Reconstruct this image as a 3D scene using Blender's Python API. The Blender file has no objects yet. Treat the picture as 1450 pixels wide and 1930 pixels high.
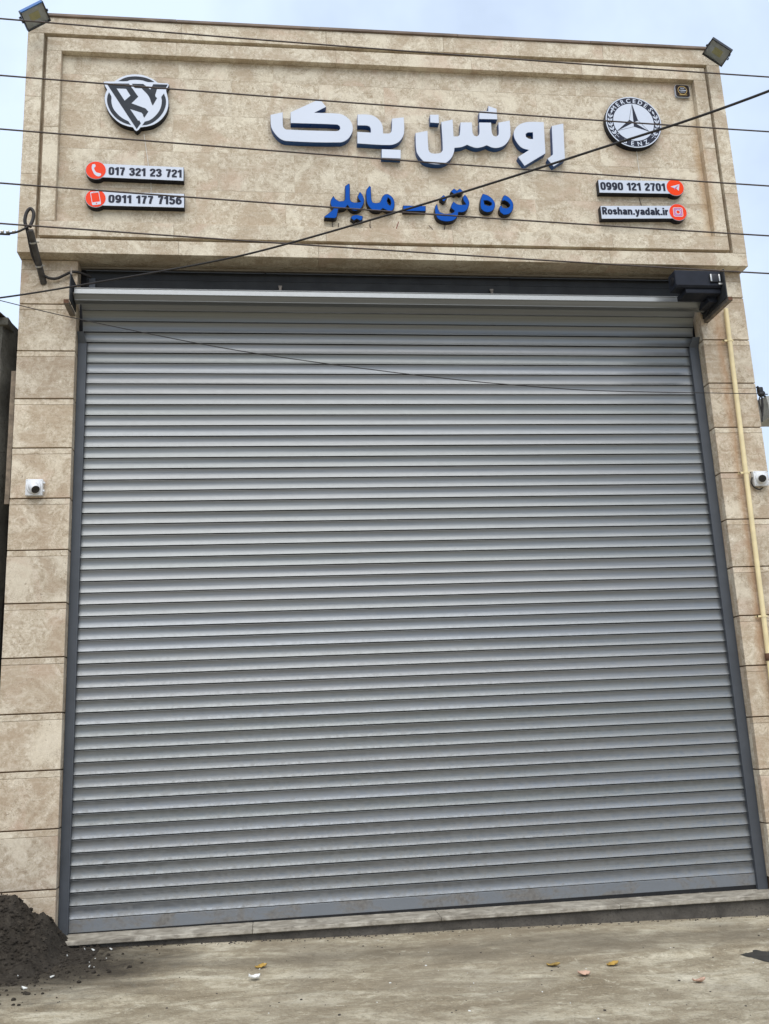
import bpy, bmesh, math, random
from mathutils import Vector, Matrix, noise
from mathutils.geometry import tessellate_polygon
R_ = math.radians
random.seed(7)
scene = bpy.context.scene
col = scene.collection

# ------------------------------------------------------------------ camera
cd = bpy.data.cameras.new('camera'); cam = bpy.data.objects.new('camera', cd); col.objects.link(cam)
cd.sensor_fit = 'HORIZONTAL'; cd.sensor_width = 36.0; cd.lens = 36.0 * 1720 / 1450
cd.clip_start = 0.05; cd.clip_end = 3000
rt = Vector((0.99200, -0.11870, -0.04340)); fw = Vector((0.12540, 0.96640, 0.22440)).normalized()
rt = (rt - fw * rt.dot(fw)).normalized(); up = rt.cross(fw)
m = Matrix((rt, up, -fw)).transposed().to_4x4(); m.translation = Vector((1.5444, -7.1597, 1.5456))
cam.matrix_world = m
scene.camera = cam

# ------------------------------------------------------------------ sky, sun, exposure
SUN_EL, SUN_AZ = 56.0, 186.0            # azimuth measured from +y, clockwise seen from above
world = bpy.data.worlds.new('World'); scene.world = world; world.use_nodes = True
nt = world.node_tree; nt.nodes.clear()
wo = nt.nodes.new('ShaderNodeOutputWorld'); bg = nt.nodes.new('ShaderNodeBackground')
sk = nt.nodes.new('ShaderNodeTexSky'); sk.sky_type = 'NISHITA'; sk.sun_disc = False
sk.sun_elevation = R_(SUN_EL); sk.sun_rotation = R_(SUN_AZ); sk.air_density = 1.0; sk.dust_density = 2.0; sk.ozone_density = 1.5
mx = nt.nodes.new('ShaderNodeMix'); mx.data_type = 'RGBA'; mx.inputs[7].default_value = (8.5, 10.1, 12.6, 1)
tc = nt.nodes.new('ShaderNodeTexCoord'); nz = nt.nodes.new('ShaderNodeTexNoise')
nz.inputs['Scale'].default_value = 2.1; nz.inputs['Detail'].default_value = 6; nz.inputs['Roughness'].default_value = .55; nz.inputs['Distortion'].default_value = .15
cr = nt.nodes.new('ShaderNodeMapRange'); cr.inputs[1].default_value = .36; cr.inputs[2].default_value = .64; cr.inputs[3].default_value = .58; cr.inputs[4].default_value = .97
nt.links.new(tc.outputs['Generated'], nz.inputs['Vector']); nt.links.new(nz.outputs['Fac'], cr.inputs[0])
nt.links.new(cr.outputs[0], mx.inputs[0]); nt.links.new(sk.outputs[0], mx.inputs[6])
nt.links.new(mx.outputs[2], bg.inputs['Color']); bg.inputs['Strength'].default_value = 0.050
nt.links.new(bg.outputs[0], wo.inputs['Surface'])
sl = bpy.data.lights.new('sun', 'SUN'); sun = bpy.data.objects.new('sun', sl); col.objects.link(sun)
sl.energy = 1.5; sl.angle = R_(60); sl.color = (1.0, .96, .9)
_a = R_(SUN_AZ); _e = R_(SUN_EL)
sdir = Vector((math.sin(_a) * math.cos(_e), math.cos(_a) * math.cos(_e), math.sin(_e)))
sun.rotation_euler = sdir.to_track_quat('Z', 'Y').to_euler(); sun.location = (0, -20, 30)
scene.view_settings.view_transform = 'Standard'; scene.view_settings.look = 'None'
scene.view_settings.exposure = 0.98; scene.view_settings.gamma = 1.0
scene.view_settings.use_curve_mapping = False

# ------------------------------------------------------------------ helpers
def link(o, parent=None):
    col.objects.link(o)
    if parent is not None: o.parent = parent
    return o
def tag(o, label=None, cat=None, group=None, kind=None):
    if label: o['label'] = label
    if cat: o['category'] = cat
    if group: o['group'] = group
    if kind: o['kind'] = kind
    return o
def empty(name, loc, label=None, cat=None, group=None, parent=None):
    o = bpy.data.objects.new(name, None); o.location = loc; link(o, parent); tag(o, label, cat, group)
    o.empty_display_size = .1
    return o
def mesh_obj(name, verts, faces, mat, parent=None, smooth=None):
    """verts are world coordinates; parents used here are unrotated, so children keep world coordinates by subtracting the parent location"""
    off = Vector((0, 0, 0)); p = parent
    while p is not None: off += p.location; p = p.parent
    me = bpy.data.meshes.new(name); me.from_pydata([tuple(Vector(v) - off) for v in verts], [], faces); me.update()
    if mat is not None: me.materials.append(mat)
    if smooth is not None:
        for pl in me.polygons: pl.use_smooth = True
        me.set_sharp_from_angle(angle=R_(smooth))
    return link(bpy.data.objects.new(name, me), parent)
class MB:
    def __init__(s): s.v = []; s.f = []
    def add(s, v, f):
        n = len(s.v); s.v += [tuple(a) for a in v]; s.f += [tuple(i + n for i in q) for q in f]; return s
    def box(s, x0, x1, y0, y1, z0, z1, M=None):
        v = [Vector(p) for p in ((x0,y0,z0),(x1,y0,z0),(x1,y1,z0),(x0,y1,z0),(x0,y0,z1),(x1,y0,z1),(x1,y1,z1),(x0,y1,z1))]
        if M is not None: v = [M @ p for p in v]
        return s.add(v, [(0,3,2,1),(4,5,6,7),(0,1,5,4),(1,2,6,5),(2,3,7,6),(3,0,4,7)])
    def cbox(s, x0, x1, y0, y1, z0, z1, c, M=None):
        """box with all edges chamfered by c"""
        bm = bmesh.new(); bmesh.ops.create_cube(bm, size=1)
        for v in bm.verts: v.co = Vector(((x0+x1)/2 + v.co.x*(x1-x0), (y0+y1)/2 + v.co.y*(y1-y0), (z0+z1)/2 + v.co.z*(z1-z0)))
        bmesh.ops.bevel(bm, geom=bm.edges[:] , offset=c, segments=2, profile=.6, affect='EDGES')
        bm.verts.index_update()
        v = [x.co.copy() if M is None else M @ x.co for x in bm.verts]; f = [[q.index for q in p.verts] for p in bm.faces]; bm.free()
        return s.add(v, f)
    def slab(s, x0, x1, z0, z1, yf, yb, c=.0015):
        """stone slab facing -y with a chamfered front edge"""
        v = [(x0,yb,z0),(x1,yb,z0),(x1,yb,z1),(x0,yb,z1),(x0,yf+c,z0),(x1,yf+c,z0),(x1,yf+c,z1),(x0,yf+c,z1),
             (x0+c,yf,z0+c),(x1-c,yf,z0+c),(x1-c,yf,z1-c),(x0+c,yf,z1-c)]
        return s.add(v, [(0,1,5,4),(1,2,6,5),(2,3,7,6),(3,0,4,7),(4,5,9,8),(5,6,10,9),(6,7,11,10),(7,4,8,11),(8,9,10,11),(0,3,2,1)])
    def tube(s, pts, r, n=8, cap=True):
        pts = [Vector(p) for p in pts]; rings = []; t0 = None; nrm = None
        for i, p in enumerate(pts):
            t = (pts[min(i+1, len(pts)-1)] - pts[max(i-1, 0)])
            t = t.normalized() if t.length > 1e-9 else Vector((0,0,1))
            if nrm is None:
                nrm = t.cross(Vector((0,0,1)) if abs(t.z) < .9 else Vector((0,1,0))).normalized()
            else:
                nrm = (nrm - t * nrm.dot(t)).normalized()
            b = t.cross(nrm); rr = r[i] if isinstance(r, (list, tuple)) else r
            rings.append([p + (nrm*math.cos(2*math.pi*k/n) + b*math.sin(2*math.pi*k/n))*rr for k in range(n)])
        v = [q for g in rings for q in g]; f = []
        for i in range(len(rings)-1):
            for k in range(n): f.append((i*n+k, i*n+(k+1)%n, (i+1)*n+(k+1)%n, (i+1)*n+k))
        if cap:
            f.append(tuple(reversed(range(n)))); f.append(tuple(range((len(rings)-1)*n, len(rings)*n)))
        return s.add(v, f)
    def lathe(s, prof, M, n=24):
        """prof = [(radius, height)] about local z, placed by matrix M"""
        v = []; f = []
        for r, h in prof:
            for k in range(n): v.append(M @ Vector((r*math.cos(2*math.pi*k/n), r*math.sin(2*math.pi*k/n), h)))
        for i in range(len(prof)-1):
            for k in range(n): f.append((i*n+k, i*n+(k+1)%n, (i+1)*n+(k+1)%n, (i+1)*n+k))
        f.append(tuple(reversed(range(n)))); f.append(tuple(range((len(prof)-1)*n, len(prof)*n)))
        return s.add(v, f)
    def build(s, name, mat, parent=None, smooth=None): return mesh_obj(name, s.v, s.f, mat, parent, smooth)

def smooth_poly(p, sharp=38, sub=4):
    """rounds the shallow turns of a traced outline, keeps the sharp corners"""
    n = len(p); P = [Vector(q) for q in p]; cor = []
    for i in range(n):
        a = P[i]-P[i-1]; b = P[(i+1) % n]-P[i]
        cor.append(abs(math.degrees(a.angle_signed(b, 0))) > sharp if a.length and b.length else True)
    out = []
    for i in range(n):
        a, b = P[i], P[(i+1) % n]; j = (i+1) % n
        out.append(tuple(a))
        if cor[i] and cor[j]: continue
        L = (b-a).length
        def tan(k):
            t = P[(k+1) % n]-P[k-1]; return t.normalized()*L if t.length else Vector((0, 0))
        ta = (b-a) if cor[i] else tan(i); tb = (b-a) if cor[j] else tan(j)
        for q in range(1, sub):
            t = q/sub; h = (2*t**3-3*t*t+1, t**3-2*t*t+t, -2*t**3+3*t*t, t**3-t*t)
            out.append(tuple(a*h[0]+ta*h[1]+b*h[2]+tb*h[3]))
    return out
def area(p): return sum(p[i-1][0]*p[i][1]-p[i][0]*p[i-1][1] for i in range(len(p)))/2
def ccw(p): return p if area(p) > 0 else list(reversed(p))
def inset(p, d):
    n = len(p); o = []
    for i in range(n):
        a = (Vector(p[i])-Vector(p[i-1])); b = (Vector(p[(i+1) % n])-Vector(p[i]))
        na = Vector((-a.y, a.x)).normalized(); nb = Vector((-b.y, b.x)).normalized(); q = na+nb
        if q.length < 1e-6: q = na
        q.normalize(); k = max(.5, q.dot(na)); o.append(tuple(Vector(p[i])+q*(d/k)))
    return o
def fill(outer, holes=()):
    loops = [ccw(outer)]+[list(reversed(ccw(h))) for h in holes]
    flat = [q for l in loops for q in l]
    tris = tessellate_polygon([[Vector((q[0], q[1], 0)) for q in l] for l in loops])
    return flat, loops, [t for t in tris]
def prism(mb, outer, holes, yf, yb):
    """(x,z) outline standing in the facade plane, front at yf, back at yb"""
    flat, loops, tris = fill(outer, holes); n = len(flat)
    v = [(q[0], yf, q[1]) for q in flat]+[(q[0], yb, q[1]) for q in flat]; f = []
    for t in tris:
        a, b, c = [flat[i] for i in t]
        s_ = (b[0]-a[0])*(c[1]-a[1])-(c[0]-a[0])*(b[1]-a[1])
        t = t if s_ > 0 else (t[0], t[2], t[1])
        f.append(tuple(t)); f.append((t[2]+n, t[1]+n, t[0]+n))
    k = 0
    for l in loops:
        L = len(l)
        for i in range(L): f.append((k+i, k+i+n, k+(i+1) % L+n, k+(i+1) % L))
        k += L
    return mb.add(v, f)
def circle(cx, cz, r, n=48, a0=0., a1=360.):
    full = abs(a1-a0) >= 359.9; m_ = n if full else n+1
    return [(cx+r*math.cos(R_(a0+(a1-a0)*i/n)), cz+r*math.sin(R_(a0+(a1-a0)*i/n))) for i in range(m_)]
def rrect(x0, x1, z0, z1, r, n=5):
    o = []
    for cx, cz, a in ((x1-r, z1-r, 0), (x0+r, z1-r, 90), (x0+r, z0+r, 180), (x1-r, z0+r, 270)):
        o += [(cx+r*math.cos(R_(a+90*i/n)), cz+r*math.sin(R_(a+90*i/n))) for i in range(n+1)]
    return o
def text_mesh(txt, bold=.03):
    cu = bpy.data.curves.new('t', 'FONT'); cu.body = txt; cu.offset = bold; cu.resolution_u = 4; cu.fill_mode = 'FRONT'
    ob = bpy.data.objects.new('t', cu); col.objects.link(ob)
    dg = bpy.context.evaluated_depsgraph_get(); dg.update()
    me = bpy.data.meshes.new_from_object(ob.evaluated_get(dg))
    v = [(q.co.x, q.co.y) for q in me.vertices]; f = [tuple(p.vertices) for p in me.polygons]
    bpy.data.objects.remove(ob); bpy.data.curves.remove(cu); bpy.data.meshes.remove(me)
    return v, f
def flat_text(name, txt, x0, x1, zl, zh, y, mat, parent, bold=.03, tilt=0.):
    v, f = text_mesh(txt, bold)
    ax = min(q[0] for q in v); bx = max(q[0] for q in v); az = min(q[1] for q in v); bz = max(q[1] for q in v)
    vv = [(x0+(q[0]-ax)/(bx-ax)*(x1-x0), y, zl+(q[1]-az)/(bz-az)*(zh-zl)+tilt*((q[0]-ax)/(bx-ax)-.5)*(x1-x0)) for q in v]
    return mesh_obj(name, vv, f, mat, parent)

# ------------------------------------------------------------------ materials
class NT:
    def __init__(s, name):
        s.m = bpy.data.materials.new(name); s.m.use_nodes = True; s.t = s.m.node_tree; s.b = s.t.nodes['Principled BSDF']
    def n(s, kind, **kw):
        o = s.t.nodes.new('ShaderNode'+kind)
        for k, v in kw.items():
            if k.startswith('i_'):
                key = k[2:].replace('_', ' '); o.inputs[key].default_value = v
            else: setattr(o, k, v)
        return o
    def l(s, a, b): s.t.links.new(a, b)
    def coords(s, rnd=True, scale=(1, 1, 1)):
        tc = s.n('TexCoord'); mp = s.n('Mapping'); mp.inputs['Scale'].default_value = scale
        if rnd:
            oi = s.n('ObjectInfo'); ml = s.n('Math', operation='MULTIPLY'); ml.inputs[1].default_value = 61.0
            s.l(oi.outputs['Random'], ml.inputs[0]); cb = s.n('CombineXYZ')
            s.l(ml.outputs[0], cb.inputs[0]); s.l(ml.outputs[0], cb.inputs[1]); s.l(ml.outputs[0], cb.inputs[2])
            ad = s.n('VectorMath', operation='ADD'); s.l(tc.outputs['Object'], ad.inputs[0]); s.l(cb.outputs[0], ad.inputs[1])
            s.l(ad.outputs[0], mp.inputs['Vector'])
        else: s.l(tc.outputs['Object'], mp.inputs['Vector'])
        return mp.outputs[0]
    def noise(s, vec, scale, detail=5, rough=.55, dist=0.):
        o = s.n('TexNoise'); o.inputs['Scale'].default_value = scale; o.inputs['Detail'].default_value = detail
        o.inputs['Roughness'].default_value = rough; o.inputs['Distortion'].default_value = dist
        if vec is not None: s.l(vec, o.inputs['Vector'])
        return o.outputs['Fac']
    def ramp(s, fac, stops):
        o = s.n('ValToRGB'); e = o.color_ramp.elements
        while len(e) < len(stops): e.new(.5)
        for q, (p, c) in zip(e, stops): q.position = p; q.color = (*c, 1) if len(c) == 3 else c
        s.l(fac, o.inputs[0]); return o.outputs['Color']
    def rng(s, fac, a, b, c=0., d=1.):
        o = s.n('MapRange'); o.inputs[1].default_value = a; o.inputs[2].default_value = b; o.inputs[3].default_value = c; o.inputs[4].default_value = d
        s.l(fac, o.inputs[0]); return o.outputs[0]
    def mix(s, fac, a, b, mode='MIX'):
        o = s.n('Mix'); o.data_type = 'RGBA'; o.blend_type = mode
        for k, v in ((0, fac), (6, a), (7, b)):
            if isinstance(v, (int, float)): o.inputs[k].default_value = v
            elif isinstance(v, tuple): o.inputs[k].default_value = (*v, 1)
            else: s.l(v, o.inputs[k])
        return o.outputs[2]
    def math(s, op, a, b):
        o = s.n('Math', operation=op)
        for k, v in ((0, a), (1, b)):
            if isinstance(v, (int, float)): o.inputs[k].default_value = v
            else: s.l(v, o.inputs[k])
        return o.outputs[0]
    def bump(s, h, strength=.3, dist=.01):
        o = s.n('Bump'); o.inputs['Strength'].default_value = strength; o.inputs['Distance'].default_value = dist
        s.l(h, o.inputs['Height']); s.l(o.outputs[0], s.b.inputs['Normal'])
    def set(s, **kw):
        for k, v in kw.items():
            i = s.b.inputs[k.replace('_', ' ')]
            if hasattr(v, 'is_output'): s.l(v, i)
            elif isinstance(v, tuple): i.default_value = (*v, 1) if len(v) == 3 else v
            else: i.default_value = v
        return s.m
def plain(name, c, rough=.5, metal=0., var=.08, scale=30., bump=0., coat=0., spec=.4):
    k = NT(name); v = k.coords(); n = k.noise(v, scale, 4)
    d = tuple(max(0, q*(1-var*2)) for q in c); e = tuple(min(1, q*(1+var*2)) for q in c)
    colr = k.ramp(n, [(.25, d), (.75, e)])
    if bump: k.bump(n, bump, .004)
    r = k.rng(k.noise(v, scale*.4, 3), .3, .7, max(0, rough-.08), min(1, rough+.08))
    return k.set(Base_Color=colr, Roughness=r, Metallic=metal, Coat_Weight=coat, Specular_IOR_Level=spec)

def travertine(name, tint=(1, 1, 1), pit=1.0, tex=1.0, fmix=.5, tone=1.0):
    k = NT(name); v = k.coords()
    big = k.noise(v, 3.2*tex, 5, .6, .8); mid = k.noise(v, 11*tex, 8, .68, 2.2); fine = k.noise(v, 42*tex, 8, .72, 1.6); grit = k.noise(v, 150, 3, .6)
    bed = k.noise(k.coords(True, (1.6, 1.6, 7.0)), 4.0, 7, .65, 1.2)
    c = k.ramp(mid, [(.34, (.235, .18, .12)), (.44, (.355, .295, .215)), (.52, (.45, .39, .30)), (.60, (.56, .505, .41)), (.70, (.66, .61, .52))])
    c = k.mix(fmix, c, k.ramp(fine, [(.38, (.17, .125, .08)), (.46, (.38, .32, .24)), (.54, (.50, .44, .345)), (.62, (.72, .67, .58))]))
    c = k.mix(k.rng(big, .49, .60, 0, .72), c, (.335, .262, .185)); c = k.mix(k.rng(big, .47, .37, 0, .70), c, (.585, .53, .425))
    c = k.mix(k.rng(bed, .50, .66, 0, .35), c, (.58, .53, .44))
    c = k.mix(k.rng(k.noise(v, 2.3, 5, .55, .8), .55, .68, 0, .48), c, (.44, .32, .245))
    # own tone of each slab
    oi = k.n('ObjectInfo')
    c = k.mix(tone, c, k.ramp(oi.outputs['Random'], [(0, (.86, .84, .82)), (.3, (1, .99, .97)), (.6, (.95, .91, .87)), (.8, (1.04, 1.03, 1.0)), (1, (1.1, 1.1, 1.08))]), 'MULTIPLY')
    # open pores, in drifts
    drift = k.rng(k.noise(v, 5.5, 4, .6, .5), .42, .58)
    pitn = k.noise(v, 52, 5, .6, 3.0)
    pm = k.math('MULTIPLY', k.rng(pitn, .60, .64), drift); pm2 = k.math('MULTIPLY', k.rng(k.noise(v, 30, 4, .6, 2.0), .665, .70), k.math('SUBTRACT', 1.0, drift))
    c = k.mix(k.math('MULTIPLY', pm, .8*pit), c, (.12, .082, .052)); c = k.mix(k.math('MULTIPLY', pm2, .65*pit), c, (.15, .105, .07))
    c = k.mix(k.math('MULTIPLY', k.rng(pitn, .37, .33), .5), c, (.72, .67, .58))
    c = k.mix(k.rng(grit, .3, .7, 0, .22), c, (.25, .2, .145))
    # rain-borne rust stain beside the small plate, on the right of the panel
    tcn = k.n('TexCoord'); sp = k.n('SeparateXYZ'); k.l(tcn.outputs['Object'], sp.inputs[0])
    wob = k.noise(k.coords(False, (1, 1, .35)), 7, 4)
    wob = k.math('MULTIPLY', k.math('SUBTRACT', wob, .5), .16)
    xx = k.math('ADD', sp.outputs[0], wob)
    d_ = k.math('ABSOLUTE', k.math('SUBTRACT', xx, 5.555), 0)
    st = k.math('MULTIPLY', k.rng(d_, .07, .0), k.rng(sp.outputs[2], 5.6, 5.75)); st = k.math('MULTIPLY', st, k.rng(sp.outputs[2], 7.2, 6.6))
    c = k.mix(k.math('MULTIPLY', st, .5), c, (.33, .2, .09))
    d2 = k.math('ABSOLUTE', k.math('SUBTRACT', xx, 5.562), 0); st2 = k.math('MULTIPLY', k.rng(d2, .06, .0), k.rng(sp.outputs[2], 5.15, 4.95)); st2 = k.math('MULTIPLY', st2, k.rng(sp.outputs[2], 1.2, 2.2))
    c = k.mix(k.math('MULTIPLY', st2, .55), c, (.30, .165, .08))
    c = k.mix(1.0, c, tuple(q*e_ for q, e_ in zip(tint, (1.24, 1.265, 1.30))), 'MULTIPLY')
    h = k.math('SUBTRACT', k.math('ADD', k.math('MULTIPLY', mid, .5), k.math('MULTIPLY', fine, .25)), k.math('MULTIPLY', k.math('ADD', pm, pm2), .8))
    k.bump(h, .4, .006)
    return k.set(Base_Color=c, Roughness=k.rng(mid, .3, .7, .8, .6), Specular_IOR_Level=.25)
M_stone = travertine('travertine', (1.01, 1.0, .965), 1.0, 1.0, .45, .35)
M_stone2 = travertine('travertine_pillar', (.985, .965, .94), 1.0, .8, .36, 1.0)
M_mortar = plain('mortar', (.13, .085, .05), .9, var=.2, bump=.3)

def slat_mat():
    k = NT('shutter_aluminium'); w = k.coords(True)
    streak = k.noise(k.coords(True, (.35, 30, 30)), 2.0, 4, .5); dust = k.noise(w, 26, 6, .7, .5); big = k.noise(w, 1.1, 4)
    c = k.ramp(streak, [(.3, (.172, .178, .182)), (.7, (.222, .229, .234))])
    oi = k.n('ObjectInfo'); c = k.mix(1.0, c, k.ramp(oi.outputs['Random'], [(0, (.90, .925, .90)), (.4, (1, 1, 1)), (.7, (.95, .965, .95)), (1, (1.0, 1.025, 1.06))]), 'MULTIPLY')
    sp = k.n('SeparateXYZ'); tcn = k.n('NewGeometry'); k.l(tcn.outputs['Position'], sp.inputs[0])
    low = k.rng(sp.outputs[2], 2.6, .2)
    dm = k.math('MULTIPLY', k.rng(dust, .42, .68), k.math('ADD', k.math('MULTIPLY', low, .42), .10))
    c = k.mix(k.math('MULTIPLY', dm, .8), c, (.27, .262, .24))
    mud = k.math('MULTIPLY', k.rng(k.noise(k.coords(True, (1, 1, 1.6)), 7, 6, .65, .8), .50, .66), k.rng(sp.outputs[2], .75, .18)); c = k.mix(k.math('MULTIPLY', mud, .4), c, (.19, .175, .15))
    r = k.math('ADD', k.rng(streak, .3, .7, .29, .42), k.math('MULTIPLY', dm, .7))
    k.bump(k.noise(k.coords(True, (1.0, 2.5, 2.5)), 2.6, 4), .10, .012)
    return k.set(Base_Color=c, Roughness=r, Metallic=.68)
M_slat = slat_mat()
M_rail = plain('guide_rail_steel', (.076, .084, .096), .5, .25, var=.06, scale=6)
def rail_mat():
    k = NT('bottom_rail_steel'); v = k.coords(); n = k.noise(k.coords(True, (1, 1, 1.5)), 5, 7, .7, .6); g_ = k.noise(v, 40, 4)
    c = k.mix(k.rng(n, .46, .62, 0, .75), (.185, .198, .212), k.ramp(g_, [(.3, (.12, .105, .085)), (.7, (.24, .22, .19))])); k.bump(g_, .1, .002)
    return k.set(Base_Color=c, Roughness=k.rng(n, .4, .65, .42, .8), Metallic=.3)
M_railbot = rail_mat()
M_darkmetal = plain('dark_sheet', (.045, .047, .05), .55, .2, var=.1, scale=8, spec=.16)
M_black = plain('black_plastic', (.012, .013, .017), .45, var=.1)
M_motor = plain('motor_black', (.018, .021, .03), .5, var=.08, scale=20, spec=.16)
M_rubber = plain('rubber', (.01, .01, .011), .8)
M_rust = plain('rusty_steel', (.12, .06, .035), .8, .3, var=.3, scale=24, bump=.4)
M_brkt = plain('bracket_steel', (.19, .165, .14), .6, .5, var=.25, scale=22, bump=.2)
M_alu = plain('bright_alu', (.5, .5, .48), .4, .9)
M_whiteplate = plain('white_acrylic', (.515, .565, .66), .35, var=.012, scale=3)
M_bluereturn = plain('blue_return', (.010, .062, .21), .35, var=.05)
M_blueface = plain('blue_acrylic', (.003, .075, .38), .5, var=.03, scale=4, spec=.06)
M_blacktrim = plain('black_trim', (.012, .013, .018), .4, spec=.16)
M_ink = plain('navy_ink', (.012, .016, .032), .45, var=.04, spec=.16)
M_logoink = plain('slate_ink', (.022, .028, .038), .55, var=.05, spec=.16)
M_red = plain('orange_red_acrylic', (.80, .05, .004), .4, var=.02, scale=4, spec=.12)
M_redp = plain('coral_red_acrylic', (.78, .052, .014), .4, var=.02, scale=4, spec=.12)
M_gold = plain('gold_print', (.42, .28, .08), .5)
M_pinkprint = plain('violet_print', (.42, .2, .45), .5)
M_cream = plain('gas_pipe_paint', (.74, .62, .36), .42, var=.05, scale=12)
M_white = plain('white_casing', (.66, .67, .68), .38, var=.02)
M_coping = plain('coping_brown', (.17, .125, .095), .7, var=.2, scale=5, bump=.2)
M_cable = plain('cable_black', (.02, .017, .016), .6, var=.15)
M_cableb = plain('cable_grey_brown', (.06, .045, .038), .6, var=.2)
M_pipe = plain('mast_pipe', (.075, .068, .062), .6, .3, var=.25, scale=20, bump=.2)
M_ledy = plain('led_yellow', (.55, .50, .2), .5, var=.05)
M_ledr = plain('floodlight_reflector', (.50, .52, .50), .45, .2, var=.08)
M_floodb = plain('floodlight_blue_edge', (.02, .11, .33), .4, var=.1)
k = NT('floodlight_glass'); k.set(Base_Color=(.9, .93, .95), Roughness=.06, Transmission_Weight=1.0, IOR=1.45); M_glass = k.m
k = NT('camera_lens'); k.set(Base_Color=(.006, .006, .009), Roughness=.12, Coat_Weight=.6); M_lens = k.m
def sill_mat():
    k = NT('sill_marble'); v = k.coords(); a = k.noise(v, 5, 6, .65, 1.5); b = k.noise(k.coords(True, (.7, 3, 3)), 14, 6, .7)
    c = k.ramp(a, [(.36, (.21, .185, .145)), (.5, (.32, .29, .235)), (.64, (.45, .415, .345))])
    c = k.mix(k.rng(b, .48, .62, 0, .7), c, (.13, .11, .085)); k.bump(b, .4, .005)
    return k.set(Base_Color=c, Roughness=.6)
M_sill = sill_mat()
def concrete(name, a, b, cdk, scale=4.):
    k = NT(name); v = k.coords(False); n1 = k.noise(v, scale, 8, .65, .6); n2 = k.noise(v, scale*9, 6, .65); n3 = k.noise(v, scale*.4, 4)
    c = k.ramp(n1, [(.3, a), (.7, b)]); c = k.mix(k.rng(n2, .52, .7, 0, .6), c, cdk); c = k.mix(k.rng(n3, .45, .7, 0, .5), c, cdk)
    k.bump(k.math('ADD', n1, k.math('MULTIPLY', n2, .4)), .6, .02)
    return k.set(Base_Color=c, Roughness=.9)
M_riser = concrete('riser_concrete', (.06, .053, .044), (.135, .12, .10), (.03, .026, .022), 6)
M_oldwall = concrete('old_wall', (.075, .072, .058), (.165, .16, .135), (.035, .032, .027), 5)
M_gapshade = concrete('gap_shade', (.018, .015, .013), (.045, .037, .03), (.01, .009, .008), 8)  # near-black: shade of the narrow gap painted into the wall's side face
M_beam = concrete('beam_concrete', (.36, .365, .335), (.52, .52, .48), (.16, .16, .135), 5)
M_render = concrete('side_render', (.30, .27, .23), (.38, .34, .29), (.22, .19, .16), 2)
M_wood = plain('weathered_wood', (.21, .165, .12), .85, var=.2, scale=25, bump=.5)
PILE = Vector((-.33, -.36, 0))
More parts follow.
